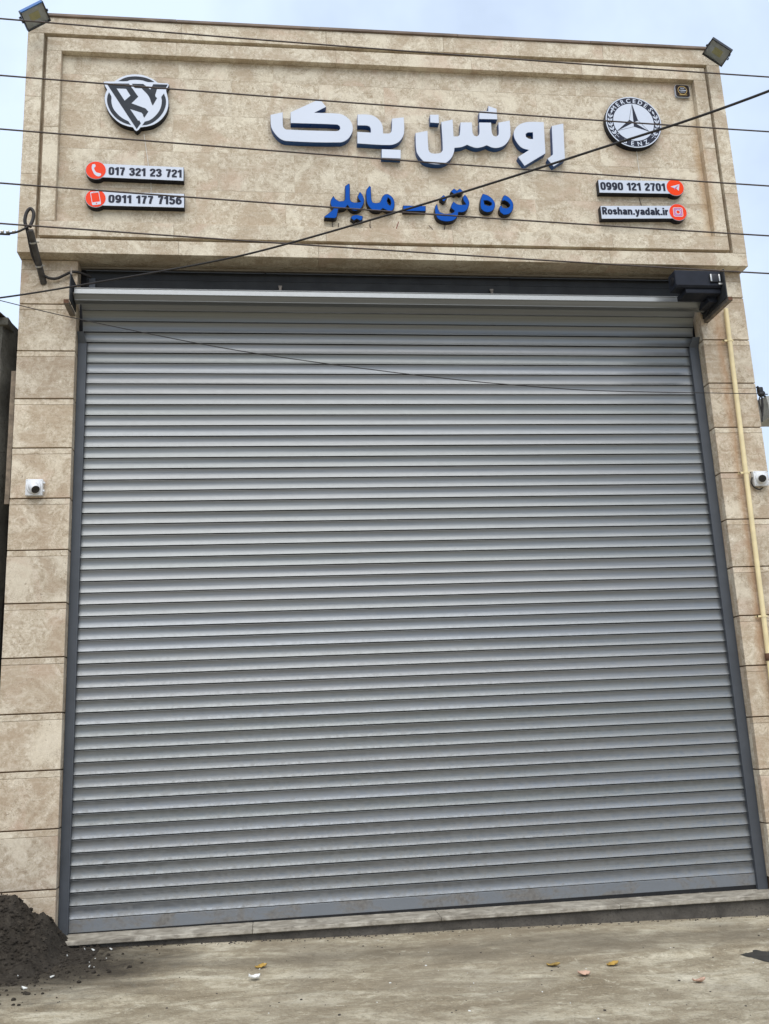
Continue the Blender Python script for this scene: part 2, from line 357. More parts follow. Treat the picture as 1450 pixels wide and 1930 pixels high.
def ground_mat():
    k = NT('dirty_concrete_ground'); v = k.coords(False); vs = k.coords(False, (.62, 1.15, 1))
    n1 = k.noise(vs, 2.2, 8, .62, .7); n2 = k.noise(v, 9, 8, .68, .6); n3 = k.noise(v, 70, 5, .65); n4 = k.noise(k.coords(False, (.42, 1.5, 1)), 2.6, 7, .65, 1.2)
    c = k.ramp(n1, [(.35, (0.244, 0.196, 0.127)), (.46, (0.375, 0.317, 0.220)), (.55, (0.507, 0.446, 0.324)), (.68, (0.619, 0.562, 0.433))])
    c = k.mix(k.rng(n2, .50, .62, 0, .6), c, (0.264, 0.215, 0.143)); c = k.mix(k.rng(n4, .50, .60, 0, .65), c, (0.244, 0.198, 0.129))
    c = k.mix(k.rng(n2, .43, .34, 0, .55), c, (0.659, 0.599, 0.458))
    n5 = k.noise(v, 26, 6, .7, 1.0); c = k.mix(k.rng(n5, .54, .64, 0, .5), c, (0.197, 0.162, 0.109)); c = k.mix(k.rng(n5, .42, .34, 0, .4), c, (0.659, 0.599, 0.458))
    c = k.mix(k.rng(n3, .56, .68, 0, .5), c, (0.158, 0.131, 0.090)); c = k.mix(k.rng(n3, .40, .32, 0, .5), c, (0.686, 0.625, 0.492))
    n6 = k.noise(v, .9, 5, .6, .8); c = k.mix(k.rng(n6, .5, .62, 0, .5), c, (0.264, 0.221, 0.156))
    sy_ = k.n('SeparateXYZ'); tg_ = k.n('TexCoord'); k.l(tg_.outputs['Object'], sy_.inputs[0])
    wv = k.math('MULTIPLY', k.math('SUBTRACT', k.noise(k.coords(False, (.5, 1, 1)), 2.0, 6, .6), .5), 1.3)
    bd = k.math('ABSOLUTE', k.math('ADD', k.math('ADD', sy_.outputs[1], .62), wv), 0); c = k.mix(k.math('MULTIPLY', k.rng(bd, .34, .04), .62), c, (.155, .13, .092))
    vo = k.n('TexVoronoi'); vo.feature = 'DISTANCE_TO_EDGE'; vo.inputs['Scale'].default_value = .8; wn = k.n('TexNoise'); wn.inputs['Scale'].default_value = 3.; wn.inputs['Detail'].default_value = 6.
    va = k.n('VectorMath', operation='MULTIPLY_ADD'); va.inputs[1].default_value = (.5, .5, 0); k.l(wn.outputs['Color'], va.inputs[0]); k.l(v, wn.inputs['Vector']); k.l(v, va.inputs[2]); k.l(va.outputs[0], vo.inputs['Vector'])
    crk = k.math('MULTIPLY', k.rng(vo.outputs['Distance'], .006, .002), k.rng(n6, .56, .62)); crk = k.math('MULTIPLY', crk, .15)
    # soil trodden out from the heap
    tcn = k.n('TexCoord'); ds = k.n('VectorMath', operation='DISTANCE'); mp = k.n('Mapping'); mp.inputs['Scale'].default_value = (.95, 1.0, 0)
    k.l(tcn.outputs['Object'], mp.inputs['Vector']); k.l(mp.outputs[0], ds.inputs[0]); ds.inputs[1].default_value = (-.10, -.42, 0)
    dd = k.math('ADD', ds.outputs['Value'], k.math('MULTIPLY', k.math('SUBTRACT', n2, .5), 1.0)); dd = k.math('ADD', dd, k.math('MULTIPLY', k.math('SUBTRACT', n1, .5), .8))
    sm = k.rng(dd, 1.22, .52)
    c = k.mix(k.math('MULTIPLY', sm, .95), c, k.ramp(n3, [(.3, (.02, .016, .011)), (.7, (.062, .05, .036))]))
    h = k.math('ADD', k.math('MULTIPLY', n2, .7), k.math('MULTIPLY', n3, .3)); h = k.math('ADD', h, k.math('MULTIPLY', n1, .6))
    h = k.math('SUBTRACT', k.math('ADD', h, k.math('MULTIPLY', n5, .5)), k.math('MULTIPLY', crk, .6)); k.bump(h, .9, .03)
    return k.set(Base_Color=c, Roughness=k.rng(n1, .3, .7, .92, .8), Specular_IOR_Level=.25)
M_ground = ground_mat()
def soil_mat():
    k = NT('damp_soil'); v = k.coords(False); n = k.noise(v, 30, 8, .7, .5); b = k.noise(v, 6, 5)
    c = k.ramp(n, [(.3, (.015, .012, .009)), (.55, (.04, .033, .025)), (.8, (.10, .085, .066))]); c = k.mix(k.rng(b, .5, .7, 0, .5), c, (.06, .052, .042))
    k.bump(n, .8, .02); return k.set(Base_Color=c, Roughness=.95, Specular_IOR_Level=.2)
M_soil = soil_mat()
M_mud = plain('wet_mud', (.030, .028, .024), .5, var=.2, scale=14, bump=.3)
M_chip = plain('white_chip', (.70, .70, .66), .6, var=.05)
M_leaf = [plain('dry_leaf_a', (.40, .25, .055), .6, var=.2), plain('dry_leaf_b', (.36, .24, .07), .6, var=.2), plain('dry_leaf_c', (.50, .33, .24), .6, var=.15)]
M_bit = plain('dark_crumb', (.05, .042, .035), .9, var=.2)
M_tin = plain('rusty_tin', (.085, .06, .05), .75, .2, var=.3, scale=9, bump=.3)

# outlines of the sign letters, metres in the facade plane (x, z)
BIG = {
'kaf': [[(1.609,6.763),(1.716,6.794),(1.716,6.656),(1.725,6.636),(1.745,6.623),(2.176,6.625),(2.204,6.632),(2.217,6.653),(2.211,6.677),(2.188,6.69),(1.783,6.688),(1.785,6.797),(2.045,6.943),(2.099,6.865),(1.992,6.801),(2.205,6.802),(2.256,6.786),(2.302,6.745),(2.326,6.693),(2.327,6.64),(2.309,6.591),(2.272,6.542),(2.21,6.513),(1.743,6.508),(1.688,6.529),(1.639,6.585),(1.612,6.647)]],
'yehdal': [[(2.375,6.802),(2.479,6.804),(2.535,6.783),(2.576,6.741),(2.595,6.689),(2.596,6.619),(2.651,6.622),(2.671,6.644),(2.682,6.773),(2.79,6.791),(2.785,6.638),(2.763,6.578),(2.718,6.528),(2.646,6.504),(2.362,6.509),(2.366,6.626),(2.486,6.623),(2.486,6.663),(2.476,6.684),(2.451,6.691),(2.371,6.69)]],
'yehdots': [[(2.576,6.461),(2.746,6.461),(2.742,6.373),(2.572,6.375)]],
'shinnun': [[(2.886,6.635),(2.997,6.664),(2.996,6.474),(3.006,6.447),(3.029,6.436),(3.083,6.439),(3.108,6.451),(3.123,6.479),(3.126,6.757),(3.233,6.789),(3.231,6.616),(3.268,6.617),(3.286,6.635),(3.302,6.762),(3.408,6.767),(3.408,6.657),(3.419,6.633),(3.438,6.624),(3.456,6.634),(3.468,6.659),(3.473,6.768),(3.585,6.771),(3.585,6.664),(3.597,6.637),(3.62,6.63),(3.638,6.644),(3.646,6.661),(3.651,6.774),(3.76,6.801),(3.755,6.649),(3.728,6.586),(3.684,6.539),(3.627,6.515),(3.577,6.516),(3.528,6.537),(3.476,6.515),(3.426,6.507),(3.381,6.52),(3.349,6.535),(3.296,6.51),(3.232,6.499),(3.222,6.449),(3.194,6.393),(3.147,6.348),(3.087,6.329),(3.008,6.332),(2.95,6.351),(2.908,6.399),(2.885,6.458)]],
'nundot': [[(3.028,6.828),(3.108,6.832),(3.106,6.744),(3.026,6.747)]],
'shindots': [[(3.483,6.885),(3.566,6.889),(3.57,6.944),(3.646,6.917),(3.645,6.807),(3.478,6.803)]],
'vav': [[(4.077,6.798),(4.065,6.476),(3.861,6.341),(3.807,6.43),(3.914,6.504),(3.85,6.524),(3.804,6.583),(3.785,6.644),(3.792,6.695),(3.827,6.747),(3.881,6.781),(3.938,6.795)],[(3.965,6.686),(3.961,6.618),(3.924,6.62),(3.898,6.638),(3.897,6.666),(3.919,6.683)]],
'reh': [[(4.148,6.761),(4.26,6.792),(4.242,6.421),(4.13,6.345),(4.078,6.421),(4.133,6.468)]],
}
SMALL = {
'ylr': [[(2.136,5.992),(2.157,5.96),(2.184,5.942),(2.223,5.945),(2.234,5.963),(2.24,6.09),(2.274,6.117),(2.283,6.105),(2.281,5.964),(2.292,5.941),(2.316,5.934),(2.358,5.938),(2.37,5.943),(2.353,5.966),(2.345,5.993),(2.368,6.042),(2.391,6.008),(2.403,5.961),(2.397,5.921),(2.374,5.88),(2.343,5.856),(2.301,5.854),(2.277,5.87),(2.256,5.903),(2.236,5.879),(2.205,5.867),(2.175,5.861),(2.168,5.827),(2.158,5.787),(2.142,5.774),(2.05,5.778),(2.054,5.794),(2.084,5.818),(2.13,5.863),(2.11,5.902),(2.108,5.932),(2.118,5.962)]],
'ydots': [[(2.29,5.804),(2.326,5.815),(2.386,5.804),(2.382,5.77),(2.36,5.758),(2.331,5.775),(2.306,5.757),(2.277,5.781)]],
'ma': [[(2.455,6.101),(2.467,6.088),(2.467,5.97),(2.476,5.94),(2.503,5.934),(2.537,5.942),(2.55,5.966),(2.561,5.996),(2.586,6.021),(2.614,6.025),(2.646,6.002),(2.667,5.956),(2.665,5.902),(2.649,5.865),(2.615,5.857),(2.579,5.873),(2.562,5.882),(2.53,5.859),(2.482,5.86),(2.45,5.882),(2.427,5.922),(2.42,5.968),(2.424,6.056)],[(2.612,5.986),(2.629,5.968),(2.634,5.935),(2.627,5.914),(2.612,5.924),(2.603,5.954)]],
'dash': [[(2.74,5.918),(2.942,5.919),(2.939,5.865),(2.738,5.862)]],
'tn': [[(3.045,5.944),(3.049,5.9),(3.062,5.863),(3.104,5.849),(3.154,5.852),(3.185,5.863),(3.193,5.877),(3.175,5.893),(3.16,5.91),(3.172,5.941),(3.192,5.972),(3.216,5.949),(3.252,5.94),(3.299,5.944),(3.28,5.981),(3.276,6.015),(3.299,6.043),(3.319,6.01),(3.332,5.969),(3.326,5.928),(3.305,5.887),(3.272,5.866),(3.229,5.864),(3.221,5.83),(3.2,5.8),(3.168,5.779),(3.118,5.77),(3.069,5.779),(3.04,5.798),(3.023,5.832),(3.018,5.872),(3.025,5.919)]],
'tdots': [[(3.203,6.098),(3.229,6.079),(3.257,6.1),(3.289,6.07),(3.258,6.039),(3.231,6.055),(3.202,6.037),(3.17,6.066)]],
'ndot': [[(3.106,6.032),(3.137,6.001),(3.105,5.962),(3.07,5.994)]],
'he': [[(3.458,6.055),(3.499,6.043),(3.538,6.013),(3.563,5.969),(3.56,5.928),(3.542,5.894),(3.503,5.872),(3.46,5.878),(3.433,5.901),(3.428,5.938),(3.433,5.986),(3.445,6.027)],[(3.464,5.984),(3.499,5.985),(3.532,5.965),(3.53,5.945),(3.501,5.937),(3.468,5.95)]],
'dal': [[(3.66,6.048),(3.696,6.025),(3.725,5.981),(3.729,5.94),(3.715,5.892),(3.677,5.857),(3.633,5.849),(3.603,5.875),(3.597,5.909),(3.605,5.937),(3.621,5.947),(3.629,5.924),(3.663,5.918),(3.689,5.932),(3.697,5.95),(3.68,5.976),(3.65,5.993),(3.627,5.982),(3.632,6.013),(3.644,6.037)]],
}
RY = {
'outer': [[(0.181,7.027),(0.194,7.034),(0.274,7.039),(0.316,7.074),(0.36,7.1),(0.413,7.115),(0.458,7.119),(0.508,7.116),(0.562,7.097),(0.607,7.073),(0.644,7.043),(0.727,7.042),(0.738,7.029),(0.734,7.013),(0.714,6.969),(0.728,6.907),(0.735,6.854),(0.73,6.791),(0.71,6.733),(0.675,6.679),(0.626,6.635),(0.573,6.61),(0.503,6.594),(0.487,6.57),(0.47,6.556),(0.454,6.566),(0.438,6.591),(0.388,6.602),(0.334,6.625),(0.289,6.662),(0.244,6.717),(0.212,6.783),(0.196,6.85),(0.198,6.902),(0.214,6.953),(0.188,7.004)]],
'toparc': [[(0.308,7.042),(0.36,7.076),(0.414,7.092),(0.472,7.096),(0.531,7.088),(0.576,7.071),(0.612,7.048),(0.554,7.046),(0.513,7.059),(0.459,7.063),(0.405,7.057),(0.379,7.045)]],
'leftarc': [[(0.232,6.927),(0.253,6.884),(0.254,6.837),(0.269,6.775),(0.301,6.725),(0.346,6.68),(0.4,6.649),(0.423,6.613),(0.36,6.634),(0.302,6.673),(0.257,6.728),(0.229,6.789),(0.218,6.84),(0.221,6.893)]],
'rightarc': [[(0.694,6.937),(0.711,6.885),(0.711,6.822),(0.692,6.758),(0.657,6.699),(0.608,6.65),(0.564,6.625),(0.516,6.615),(0.537,6.652),(0.581,6.67),(0.625,6.713),(0.656,6.762),(0.673,6.815),(0.677,6.867),(0.672,6.901)]],
'R': [[(0.21,7.014),(0.397,7.021),(0.478,6.895),(0.421,6.827),(0.54,6.782),(0.565,6.752),(0.532,6.691),(0.521,6.709),(0.523,6.719),(0.509,6.739),(0.411,6.771),(0.482,6.657),(0.49,6.663),(0.504,6.635),(0.47,6.577)],[(0.294,6.969),(0.374,6.969),(0.413,6.902),(0.365,6.85)]],
'Y': [[(0.422,7.021),(0.518,7.023),(0.579,6.971),(0.603,7.025),(0.725,7.027),(0.705,6.982),(0.635,6.979),(0.62,6.917),(0.625,6.899),(0.637,6.889),(0.602,6.814),(0.593,6.829),(0.565,6.907),(0.505,6.98),(0.447,6.98)]],
}
# ------------------------------------------------------------------ ground
def zg(x, y): return .112 - .0262*max(-60, min(60, x)) + .006*max(-60, min(60, y))
def apron(x, y):
    e = -1.07 + .05*noise.noise(Vector((x*2.1, 3.3, 0))) + .03*noise.noise(Vector((x*9, 1.3, 0)))
    t = max(0., min(1., (y-e)/.035)); u = max(0., min(1., (x-2.3)/.9))
    return .014*t*t*(3-2*t)*u
def gh(x, y):
    d = max(abs(x-2.6)-7, abs(y+1.5)-5, 0); a = max(0., 1-d/6)
    z = zg(x, y)
    if a > 0:
        n = .012*noise.noise(Vector((x*.7, y*1.3, 5.1)))+.006*noise.noise(Vector((x*2.3, y*3.1, 1.7)))+.0028*noise.noise(Vector((x*8, y*9, 9.2)))+.0014*noise.noise(Vector((x*21, y*23, 2.2)))
        near = max(0., min(1., (-y-.02)/.3)); z += a*n*(.35+.65*near)+a*apron(x, y)
        # shallow wheel ruts running along the street
        for yr in (-1.45, -1.62):
            z -= a*.006*math.exp(-((y-yr-.05*math.sin(x*.8)-.03*(x-2))/.05)**2)
    return z
def axis(a, b, st, far):
    g = [a+i*st for i in range(int(round((b-a)/st))+1)]; s = st; lo = []; p = a
    while p > -far: s *= 1.5; p -= s; lo.append(p)
    hi = []; s = st; p = b
    while p < far: s *= 1.5; p += s; hi.append(p)
    return lo[::-1]+g+hi
gx = axis(-1.2, 6.4, .035, 900); gy = axis(-3.4, .15, .035, 900)
gv = [(x, y, gh(x, y)) for y in gy for x in gx]; nx = len(gx)
gf = [(j*nx+i, j*nx+i+1, (j+1)*nx+i+1, (j+1)*nx+i) for j in range(len(gy)-1) for i in range(nx-1)]
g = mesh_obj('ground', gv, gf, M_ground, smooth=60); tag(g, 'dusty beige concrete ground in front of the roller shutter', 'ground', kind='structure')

# ------------------------------------------------------------------ the building
W = 5.398; WL = .452; WR = .436; ZF0, ZF1 = 5.399, 7.652; XF0, XF1 = -.46, 5.855
bld = empty('shop_building', (0, 0, 0), 'tall shop front clad in beige travertine with a wide closed roller shutter', 'building')
b = MB()
b.box(-.44, -.03, .13, 6.5, -.3, 5.39); b.box(W+.03, W+.42, .13, 6.5, -.3, 5.39); b.box(-.03, W+.03, 6.2, 6.5, -.3, 5.39)
b.box(-.44, W+.42, .13, 6.5, 5.395, 7.3)
b.build('rear_wall', M_render, bld)
# pillars: mortar core, stone courses with open grooves
def pillar(x0, x1, zoff, inner):
    core = MB().box(x0+.012, x1-.012, .012, .14, -.3, 5.392).build('pillar', M_mortar, bld)
    zs = [5.0+zoff-.41*i for i in range(13)]
    tops = [5.393]+[z-.005 for z in zs]; bots = [z+.005 for z in zs]
    for i, (zt, zb) in enumerate(zip(tops, bots)):
        if zt-zb < .03: continue
        zb = max(zb, -.25)
        parts = [(zb, zt)]
        if i > 0 and zt-zb > .3: parts = [(zb, zt-.046), (zt-.0445, zt)]
        elif i == 0: parts = [(zb, zt-.09), (zt-.0885, zt)]
        for j, (a, c) in enumerate(parts):
            e = random.uniform(-.0012, .0012)
            mb = MB().slab(x0+random.uniform(0, .002), x1, a, c, e, .05, .0025)
            mb.build('stone_slab' if c-a > .1 else 'stone_strip', M_stone2, core)
        # the return facing the shutter
        xa, xb = (inner-.03, inner) if inner < 1 else (inner, inner+.03)
        if inner < 1: MB().box(inner-.03, inner-.0015, .0505, .135, zb, zt-.0015).build('return_slab', M_stone2, core)
        else: MB().box(inner+.0015, inner+.03, .0505, .135, zb, zt-.0015).build('return_slab', M_stone2, core)
pillar(-WL, 0, 0, 0.); pillar(W, W+WR, .148, W)
# fascia with double frame and sunk panel
fas = MB().box(XF0+.006, XF1-.006, -.046, .125, ZF0+.012, ZF1-.004).build('fascia', M_stone, bld)
def run(x0, x1, z0, z1, yf, yb, step, horizontal, name='frame_stone'):
    L = (x1-x0) if horizontal else (z1-z0); n = max(1, round(L/step)); cut = [0]
    for i in range(1, n): cut.append((i+random.uniform(-.12, .12))/n)
    cut.append(1)
    for a, c in zip(cut, cut[1:]):
        e = random.uniform(-.001, .001); g_ = .0007
        if horizontal: q = (x0+(x1-x0)*a+g_, x0+(x1-x0)*c-g_, z0, z1)
        else: q = (x0, x1, z0+(z1-z0)*a+g_, z0+(z1-z0)*c-g_)
        MB().slab(*q, yf+e, yb, .002).build(name, M_stone, fas)
C0, C1, C2, C3 = -.327, 5.730, 5.524, 7.489     # inner edge of outer border
B0, B1, B2, B3 = -.296, 5.700, 5.556, 7.452     # outer edge of inner band
P0, P1, P2, P3 = -.175, 5.580, 5.690, 7.320     # sunk panel
run(XF0, XF1, ZF0, C2, -.12, .055, 1.15, True); run(XF0, XF1, C3, ZF1, -.12, .02, 1.2, True)
run(XF0, C0, C2+.001, C3-.001, -.12, .02, .7, False); run(C1, XF1, C2+.001, C3-.001, -.12, .02, .7, False)
run(B0, B1, B2, P2, -.118, -.03, 1.1, True); run(B0, B1, P3, B3, -.118, -.03, 1.1, True)
run(B0, P0, P2+.001, P3-.001, -.118, -.03, .72, False); run(P1, B1, P2+.001, P3-.001, -.118, -.03, .72, False)
rows = [5.691, 6.045, 6.41, 6.775, 7.137, 7.319]
for r, (a, c) in enumerate(zip(rows, rows[1:])):
    x = P0+.001; first = True
    while x < P1-.01:
        w_ = random.uniform(.55, .85)*(1 if not first else random.uniform(.4, 1)); first = False
        x2 = min(x+w_, P1-.001)
        if P1-x2 < .2: x2 = P1-.001
        MB().slab(x+.0002, x2-.0002, a+.0003, c-.0003, -.06+random.uniform(-.0005, .0005), -.03, .0008).build('stone_slab', M_stone, fas)
        x = x2
cp = MB()
for i in range(5):
    xa = XF0-.012+i*(XF1-XF0+.024)/5; cp.slab(xa+.001, xa+(XF1-XF0+.024)/5-.001, ZF1+.001, ZF1+.030, -.136+.002*(i % 2), .3, .004)
cp.build('coping', M_coping, bld)
MB().box(XF0+.01, XF1-.01, .126, .28, 7.3, ZF1).build('parapet', M_render, bld)
# sill and riser under it
SM = Matrix.Rotation(-(-.0048), 4, 'Y')
sill = MB()
for i in range(4):
    xa, xb = .022+i*1.36, .022+(i+1)*1.36-.002
    if i == 3: xb = 5.43
    sill.cbox(xa, xb, -.12-.0008*(i % 2), .20, -.029, 0, .005)
so = sill.build('door_sill', M_sill, bld); so.location = (0, 0, .1625); so.rotation_euler = (0, .0048, 0)
bm = MB(); n_ = 140
rv = []; rf = []
for i in range(n_+1):
    x = .03+i*(5.41-.03)/n_
    for j, z in enumerate((-.25, -.05, 0., .05, .09, .128)):
        y = -.085+.010*noise.noise(Vector((x*3, z*9, 2)))+.006*noise.noise(Vector((x*14, z*22, 7)))
        rv.append((x, y, z-.0048*x*(z > .1)))
for i in range(n_):
    for j in range(5): rf.append((i*6+j, (i+1)*6+j, (i+1)*6+j+1, i*6+j+1))
mesh_obj('sill_riser', rv, rf, M_riser, bld, smooth=40)
# guide rails
def guide(x0, x1, side):
    r = MB(); r.box(x0, x1, .098, .180, .135, 4.70); r.box(*((x1-.012, x1) if side < 0 else (x0, x0+.012)), .0955, .098, .135, 4.70)
    s_ = 1 if side < 0 else -1; xi = x1 if side < 0 else x0
    r.add([(x0, .098, 4.70), (x1, .098, 4.70), (x1-.02*s_ if side < 0 else x1, .05, 4.785), (x0 if side < 0 else x0+.02, .05, 4.785),
           (x0, .106, 4.70), (x1, .106, 4.70), (x1-.02*s_ if side < 0 else x1, .06, 4.79), (x0 if side < 0 else x0+.02, .06, 4.79)],
          [(0, 1, 2, 3), (7, 6, 5, 4), (0, 3, 7, 4), (1, 5, 6, 2), (3, 2, 6, 7)])
    o = r.build('guide_rail', M_rail, bld)
    MB().box(x0+.002 if side < 0 else x1-.010, x0+.010 if side < 0 else x1-.002, .0945, .098, .14, 4.69).build('weld_flange', M_rail, o)
guide(.0005, .070, -1); guide(5.312, W-.0005, 1)
# roller shutter
PT = .0911; Z0 = .2558; YS = .130
sh = MB().box(.03, 5.37, .150, .156, .16, 4.8).build('roller_shutter', M_darkmetal, bld)
prof = [(0., .016), (.0018, .0145), (.0030, .0015), (.0044, -.0012), (.0058, -.0016), (.0072, -.0006)]
for i_ in range(1, 13):          # one shallow hollow: the upper part looks down, the lower part up
    q_ = i_/12*.0775; prof.append((.0072+q_, -.0006+.29*q_-.5*(.73/.0775)*q_*q_))
prof += [(.0860, -.0068), (.0871, -.0050), (.0874, .001), (.0874, .016)]
def slat_mesh(seed):
    nxs = 36; v = []; f = []; L = len(prof)
    for i in range(nxs+1):
        x = .032+i*(5.368-.032)/nxs
        t = .011*noise.noise(Vector((x*.8, seed*7.7, 0)))+.006*noise.noise(Vector((x*2.6, seed*3.1, 4)))
        y0 = .0008*noise.noise(Vector((x*1.2, seed*5.5, 8))); zz = .0007*noise.noise(Vector((x*.7, seed*2.2, 3)))
        for s_, y in prof: v.append((x, y+y0+(s_-.045)*t, -s_+zz))
    for i in range(nxs):
        for j in range(L-1): f.append((i*L+j, i*L+j+1, (i+1)*L+j+1, (i+1)*L+j))
    me = bpy.data.meshes.new('slat'); me.from_pydata(v, [], f); me.update(); me.materials.append(M_slat)
    for p in me.polygons: p.use_smooth = True
    me.set_sharp_from_angle(angle=R_(42))
    return me
SL = [slat_mesh(i) for i in range(9)]
for i in range(49):
    o = link(bpy.data.objects.new('slat', SL[(i*5+(i//9)) % 9]), sh); o.location = (0, YS+random.uniform(-.0006, .0006), Z0+PT*(i+1))
    o.rotation_euler = (R_(random.uniform(-.7, .7)), random.uniform(-.00012, .00012), 0)
y, z = YS, Z0+PT*49
for ang in (6, 15, 27, 42):
    dz, dy = PT*math.cos(R_(ang)), -PT*math.sin(R_(ang))
    o = link(bpy.data.objects.new('slat', SL[int(ang) % 9]), sh); o.location = (0, y+dy, z+dz); o.rotation_euler = (R_(ang), 0, 0)
    y += dy; z += dz
# the wound-up part on its tube: flat slats round the axle
roll = MB(); rp = []
RC = (-.100, 5.030); RR = .066
for i in range(8):
    a = R_(12+45*i); rp.append((RC[0]+RR*1.03*math.cos(a), RC[1]+RR*1.03*math.sin(a)))
def rollsec(x0, x1, pr):
    n = len(pr); roll.add([(x0, p[0], p[1]) for p in pr]+[(x1, p[0], p[1]) for p in pr], [(i, (i+1) % n, n+(i+1) % n, n+i) for i in range(n)]+[tuple(range(n)), tuple(range(2*n-1, n-1, -1))])
rollsec(.012, 5.395, rp)
ro = roll.build('shutter_roll', M_slat, sh)
lip = MB()
for a in (147, 192, 237, 282):   # the curled slat edges on the roll
    ca, sa = math.cos(R_(a)), math.sin(R_(a)); c = Vector((0, RC[0]+RR*1.03*ca, RC[1]+RR*1.03*sa))
    lip.tube([(.014, c.y, c.z), (5.393, c.y, c.z)], .0042, 8)
lip.build('slat_edge', M_slat, ro, smooth=60)
MB().tube([(-.03, RC[0], RC[1]), (5.43, RC[0], RC[1])], .028, 14).build('roller_axle', M_brkt, ro, smooth=50)
MB().slab(.068, 5.314, .168, Z0-.001, YS-.006, YS+.014, .003).build('bottom_rail', M_railbot, sh)
MB().box(.066, 5.316, YS-.004, YS+.012, .128, .168).build('rubber_seal', M_rubber, sh)
# dark recess over the shutter: overlapping folded sheets on a steel beam
for i, (xa, xb) in enumerate(((0.05, 1.55), (1.535, 3.70), (3.685, 5.36))):
    yy = .112-.004*(i % 2); pr = [(.075, 5.345), (yy-.006, 5.350), (yy, 5.347), (yy, 5.292), (yy-.003, 5.290), (yy-.003, 5.286), (yy, 5.284), (yy+.02, 5.205), (yy+.05, 5.200)]
    v = [(xa, p[0], p[1]) for p in pr]+[(xb, p[0], p[1]) for p in pr]; n = len(pr)
    lo = mesh_obj('lintel_sheet', v, [(j, j+1, n+j+1, n+j) for j in range(n-1)], M_darkmetal, bld)
    MB().box(xa, xb, .071, .0745, 5.341, 5.349).build('sheet_edge', M_rail, lo)
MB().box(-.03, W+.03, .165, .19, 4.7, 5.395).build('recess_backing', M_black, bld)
for x in (1.668, 3.53): 
    c = MB().box(x-.011, x+.011, .085, .10, 5.195, 5.235).box(x-.016, x+.016, .094, .105, 5.228, 5.246).build('sheet_clip', M_brkt, bld)
MB().box(.075, .125, .092, .098, 5.20, 5.285).box(.075, .081, .098, .16, 5.20, 5.285).build('angle_iron', M_rail, bld)
# brackets that carry the roll
def bracket(x, s, yf, zt):
    r = MB(); r.box(x-.004, x+.004, yf, -.004, 4.93, zt)
    o = r.build('shutter_bracket', M_darkmetal, bld)
    xa, xb = (x-.004, x-.044) if s < 0 else (x+.004, x+.040); xa, xb = min(xa, xb), max(xa, xb)
    MB().box(xa, xb, yf-.004, -.003, 4.895, 4.903).box(xa, xa+.006, yf-.004, -.003, 4.903, 4.93).box(xb-.005, xb, yf-.003, -.003, 4.903, 4.922).build('bracket_angle', M_brkt, o)
    MB().box(xa, xb, yf-.006, yf-.0045, 4.897, 4.928).build('angle_end', M_rust, o)
    bolts = MB()
    for zz in (4.98, 5.10, 5.17): bolts.lathe([(.009, 0), (.009, .008), (.005, .012)], Matrix.Translation((x+s*.004, yf+.05, zz)) @ Matrix.Rotation(R_(90)*s, 4, 'Y'), 6)
    bolts.build('bolt', M_alu, o)
bracket(-.006, -1, -.235, 5.16); bracket(5.424, 1, -.45, 5.19)
MB().add([(-.014, -.21, 5.16), (.002, -.21, 5.16), (.002, -.19, 5.16), (-.014, -.19, 5.16), (-.008, -.205, 5.235)], [(0, 1, 4), (1, 2, 4), (2, 3, 4), (3, 0, 4), (0, 3, 2, 1)]).build('bracket_tip', M_brkt, bld)

# ------------------------------------------------------------------ motor
mo = empty('shutter_motor', (5.22, -.33, 5.04), 'black boxy shutter motor hung at the right end of the roll', 'motor')
mb = MB(); pr = [(-.400, 5.060), (-.400, 5.192), (-.388, 5.202), (-.275, 5.202), (-.262, 5.190), (-.262, 5.048), (-.385, 5.044)]
n = len(pr); xs = [(5.008, .006), (5.016, 0), (5.416, 0)]
v = []
for x, ins in xs:
    for p in pr: v.append((x, p[0]+(ins if p[0] < -.33 else -ins), p[1]+(ins if p[1] < 5.12 else -ins)))
f = [(i*n+j, (i+1)*n+j, (i+1)*n+(j+1) % n, i*n+(j+1) % n) for i in range(2) for j in range(n)]+[tuple(range(n-1, -1, -1)), tuple(range(2*n, 3*n))]
hs = mesh_obj('motor_housing', v, f, M_motor, mo)
MB().lathe([(.036, 0), (.036, .004), (.030, .006)], Matrix.Translation((5.008, -.335, 5.12)) @ Matrix.Rotation(R_(-90), 4, 'Y'), 24).build('end_cap', M_black, hs, smooth=30)
MB().cbox(5.10, 5.418, -.372, -.20, 5.000, 5.046, .008).cbox(5.33, 5.415, -.30, -.12, 4.955, 5.01, .008).build('gearbox', M_motor, mo, smooth=30)
MB().lathe([(.088, 0), (.092, .004), (.092, .014), (.085, .018)], Matrix.Translation((5.397, -.100, 5.03)) @ Matrix.Rotation(R_(90), 4, 'Y'), 32).build('chain_wheel', M_black, mo, smooth=30)
MB().cbox(5.312, 5.404, -.416, -.398, 5.085, 5.160, .005).build('limit_switch', M_black, mo, smooth=30)
for x in (5.312, 5.388): MB().cbox(x, x+.014, -.421, -.398, 5.088, 5.155, .003).build('terminal', M_alu, mo, smooth=30)
MB().cbox(5.385, 5.42, -.412, -.398, 5.063, 5.078, .002).build('bolt_head', M_alu, mo, smooth=30)
MB().tube([(5.40, -.40, 5.20), (5.36, -.37, 5.215), (5.28, -.3, 5.214), (5.2, -.2, 5.22)], .006, 8).build('motor_cable', M_cable, mo, smooth=60)

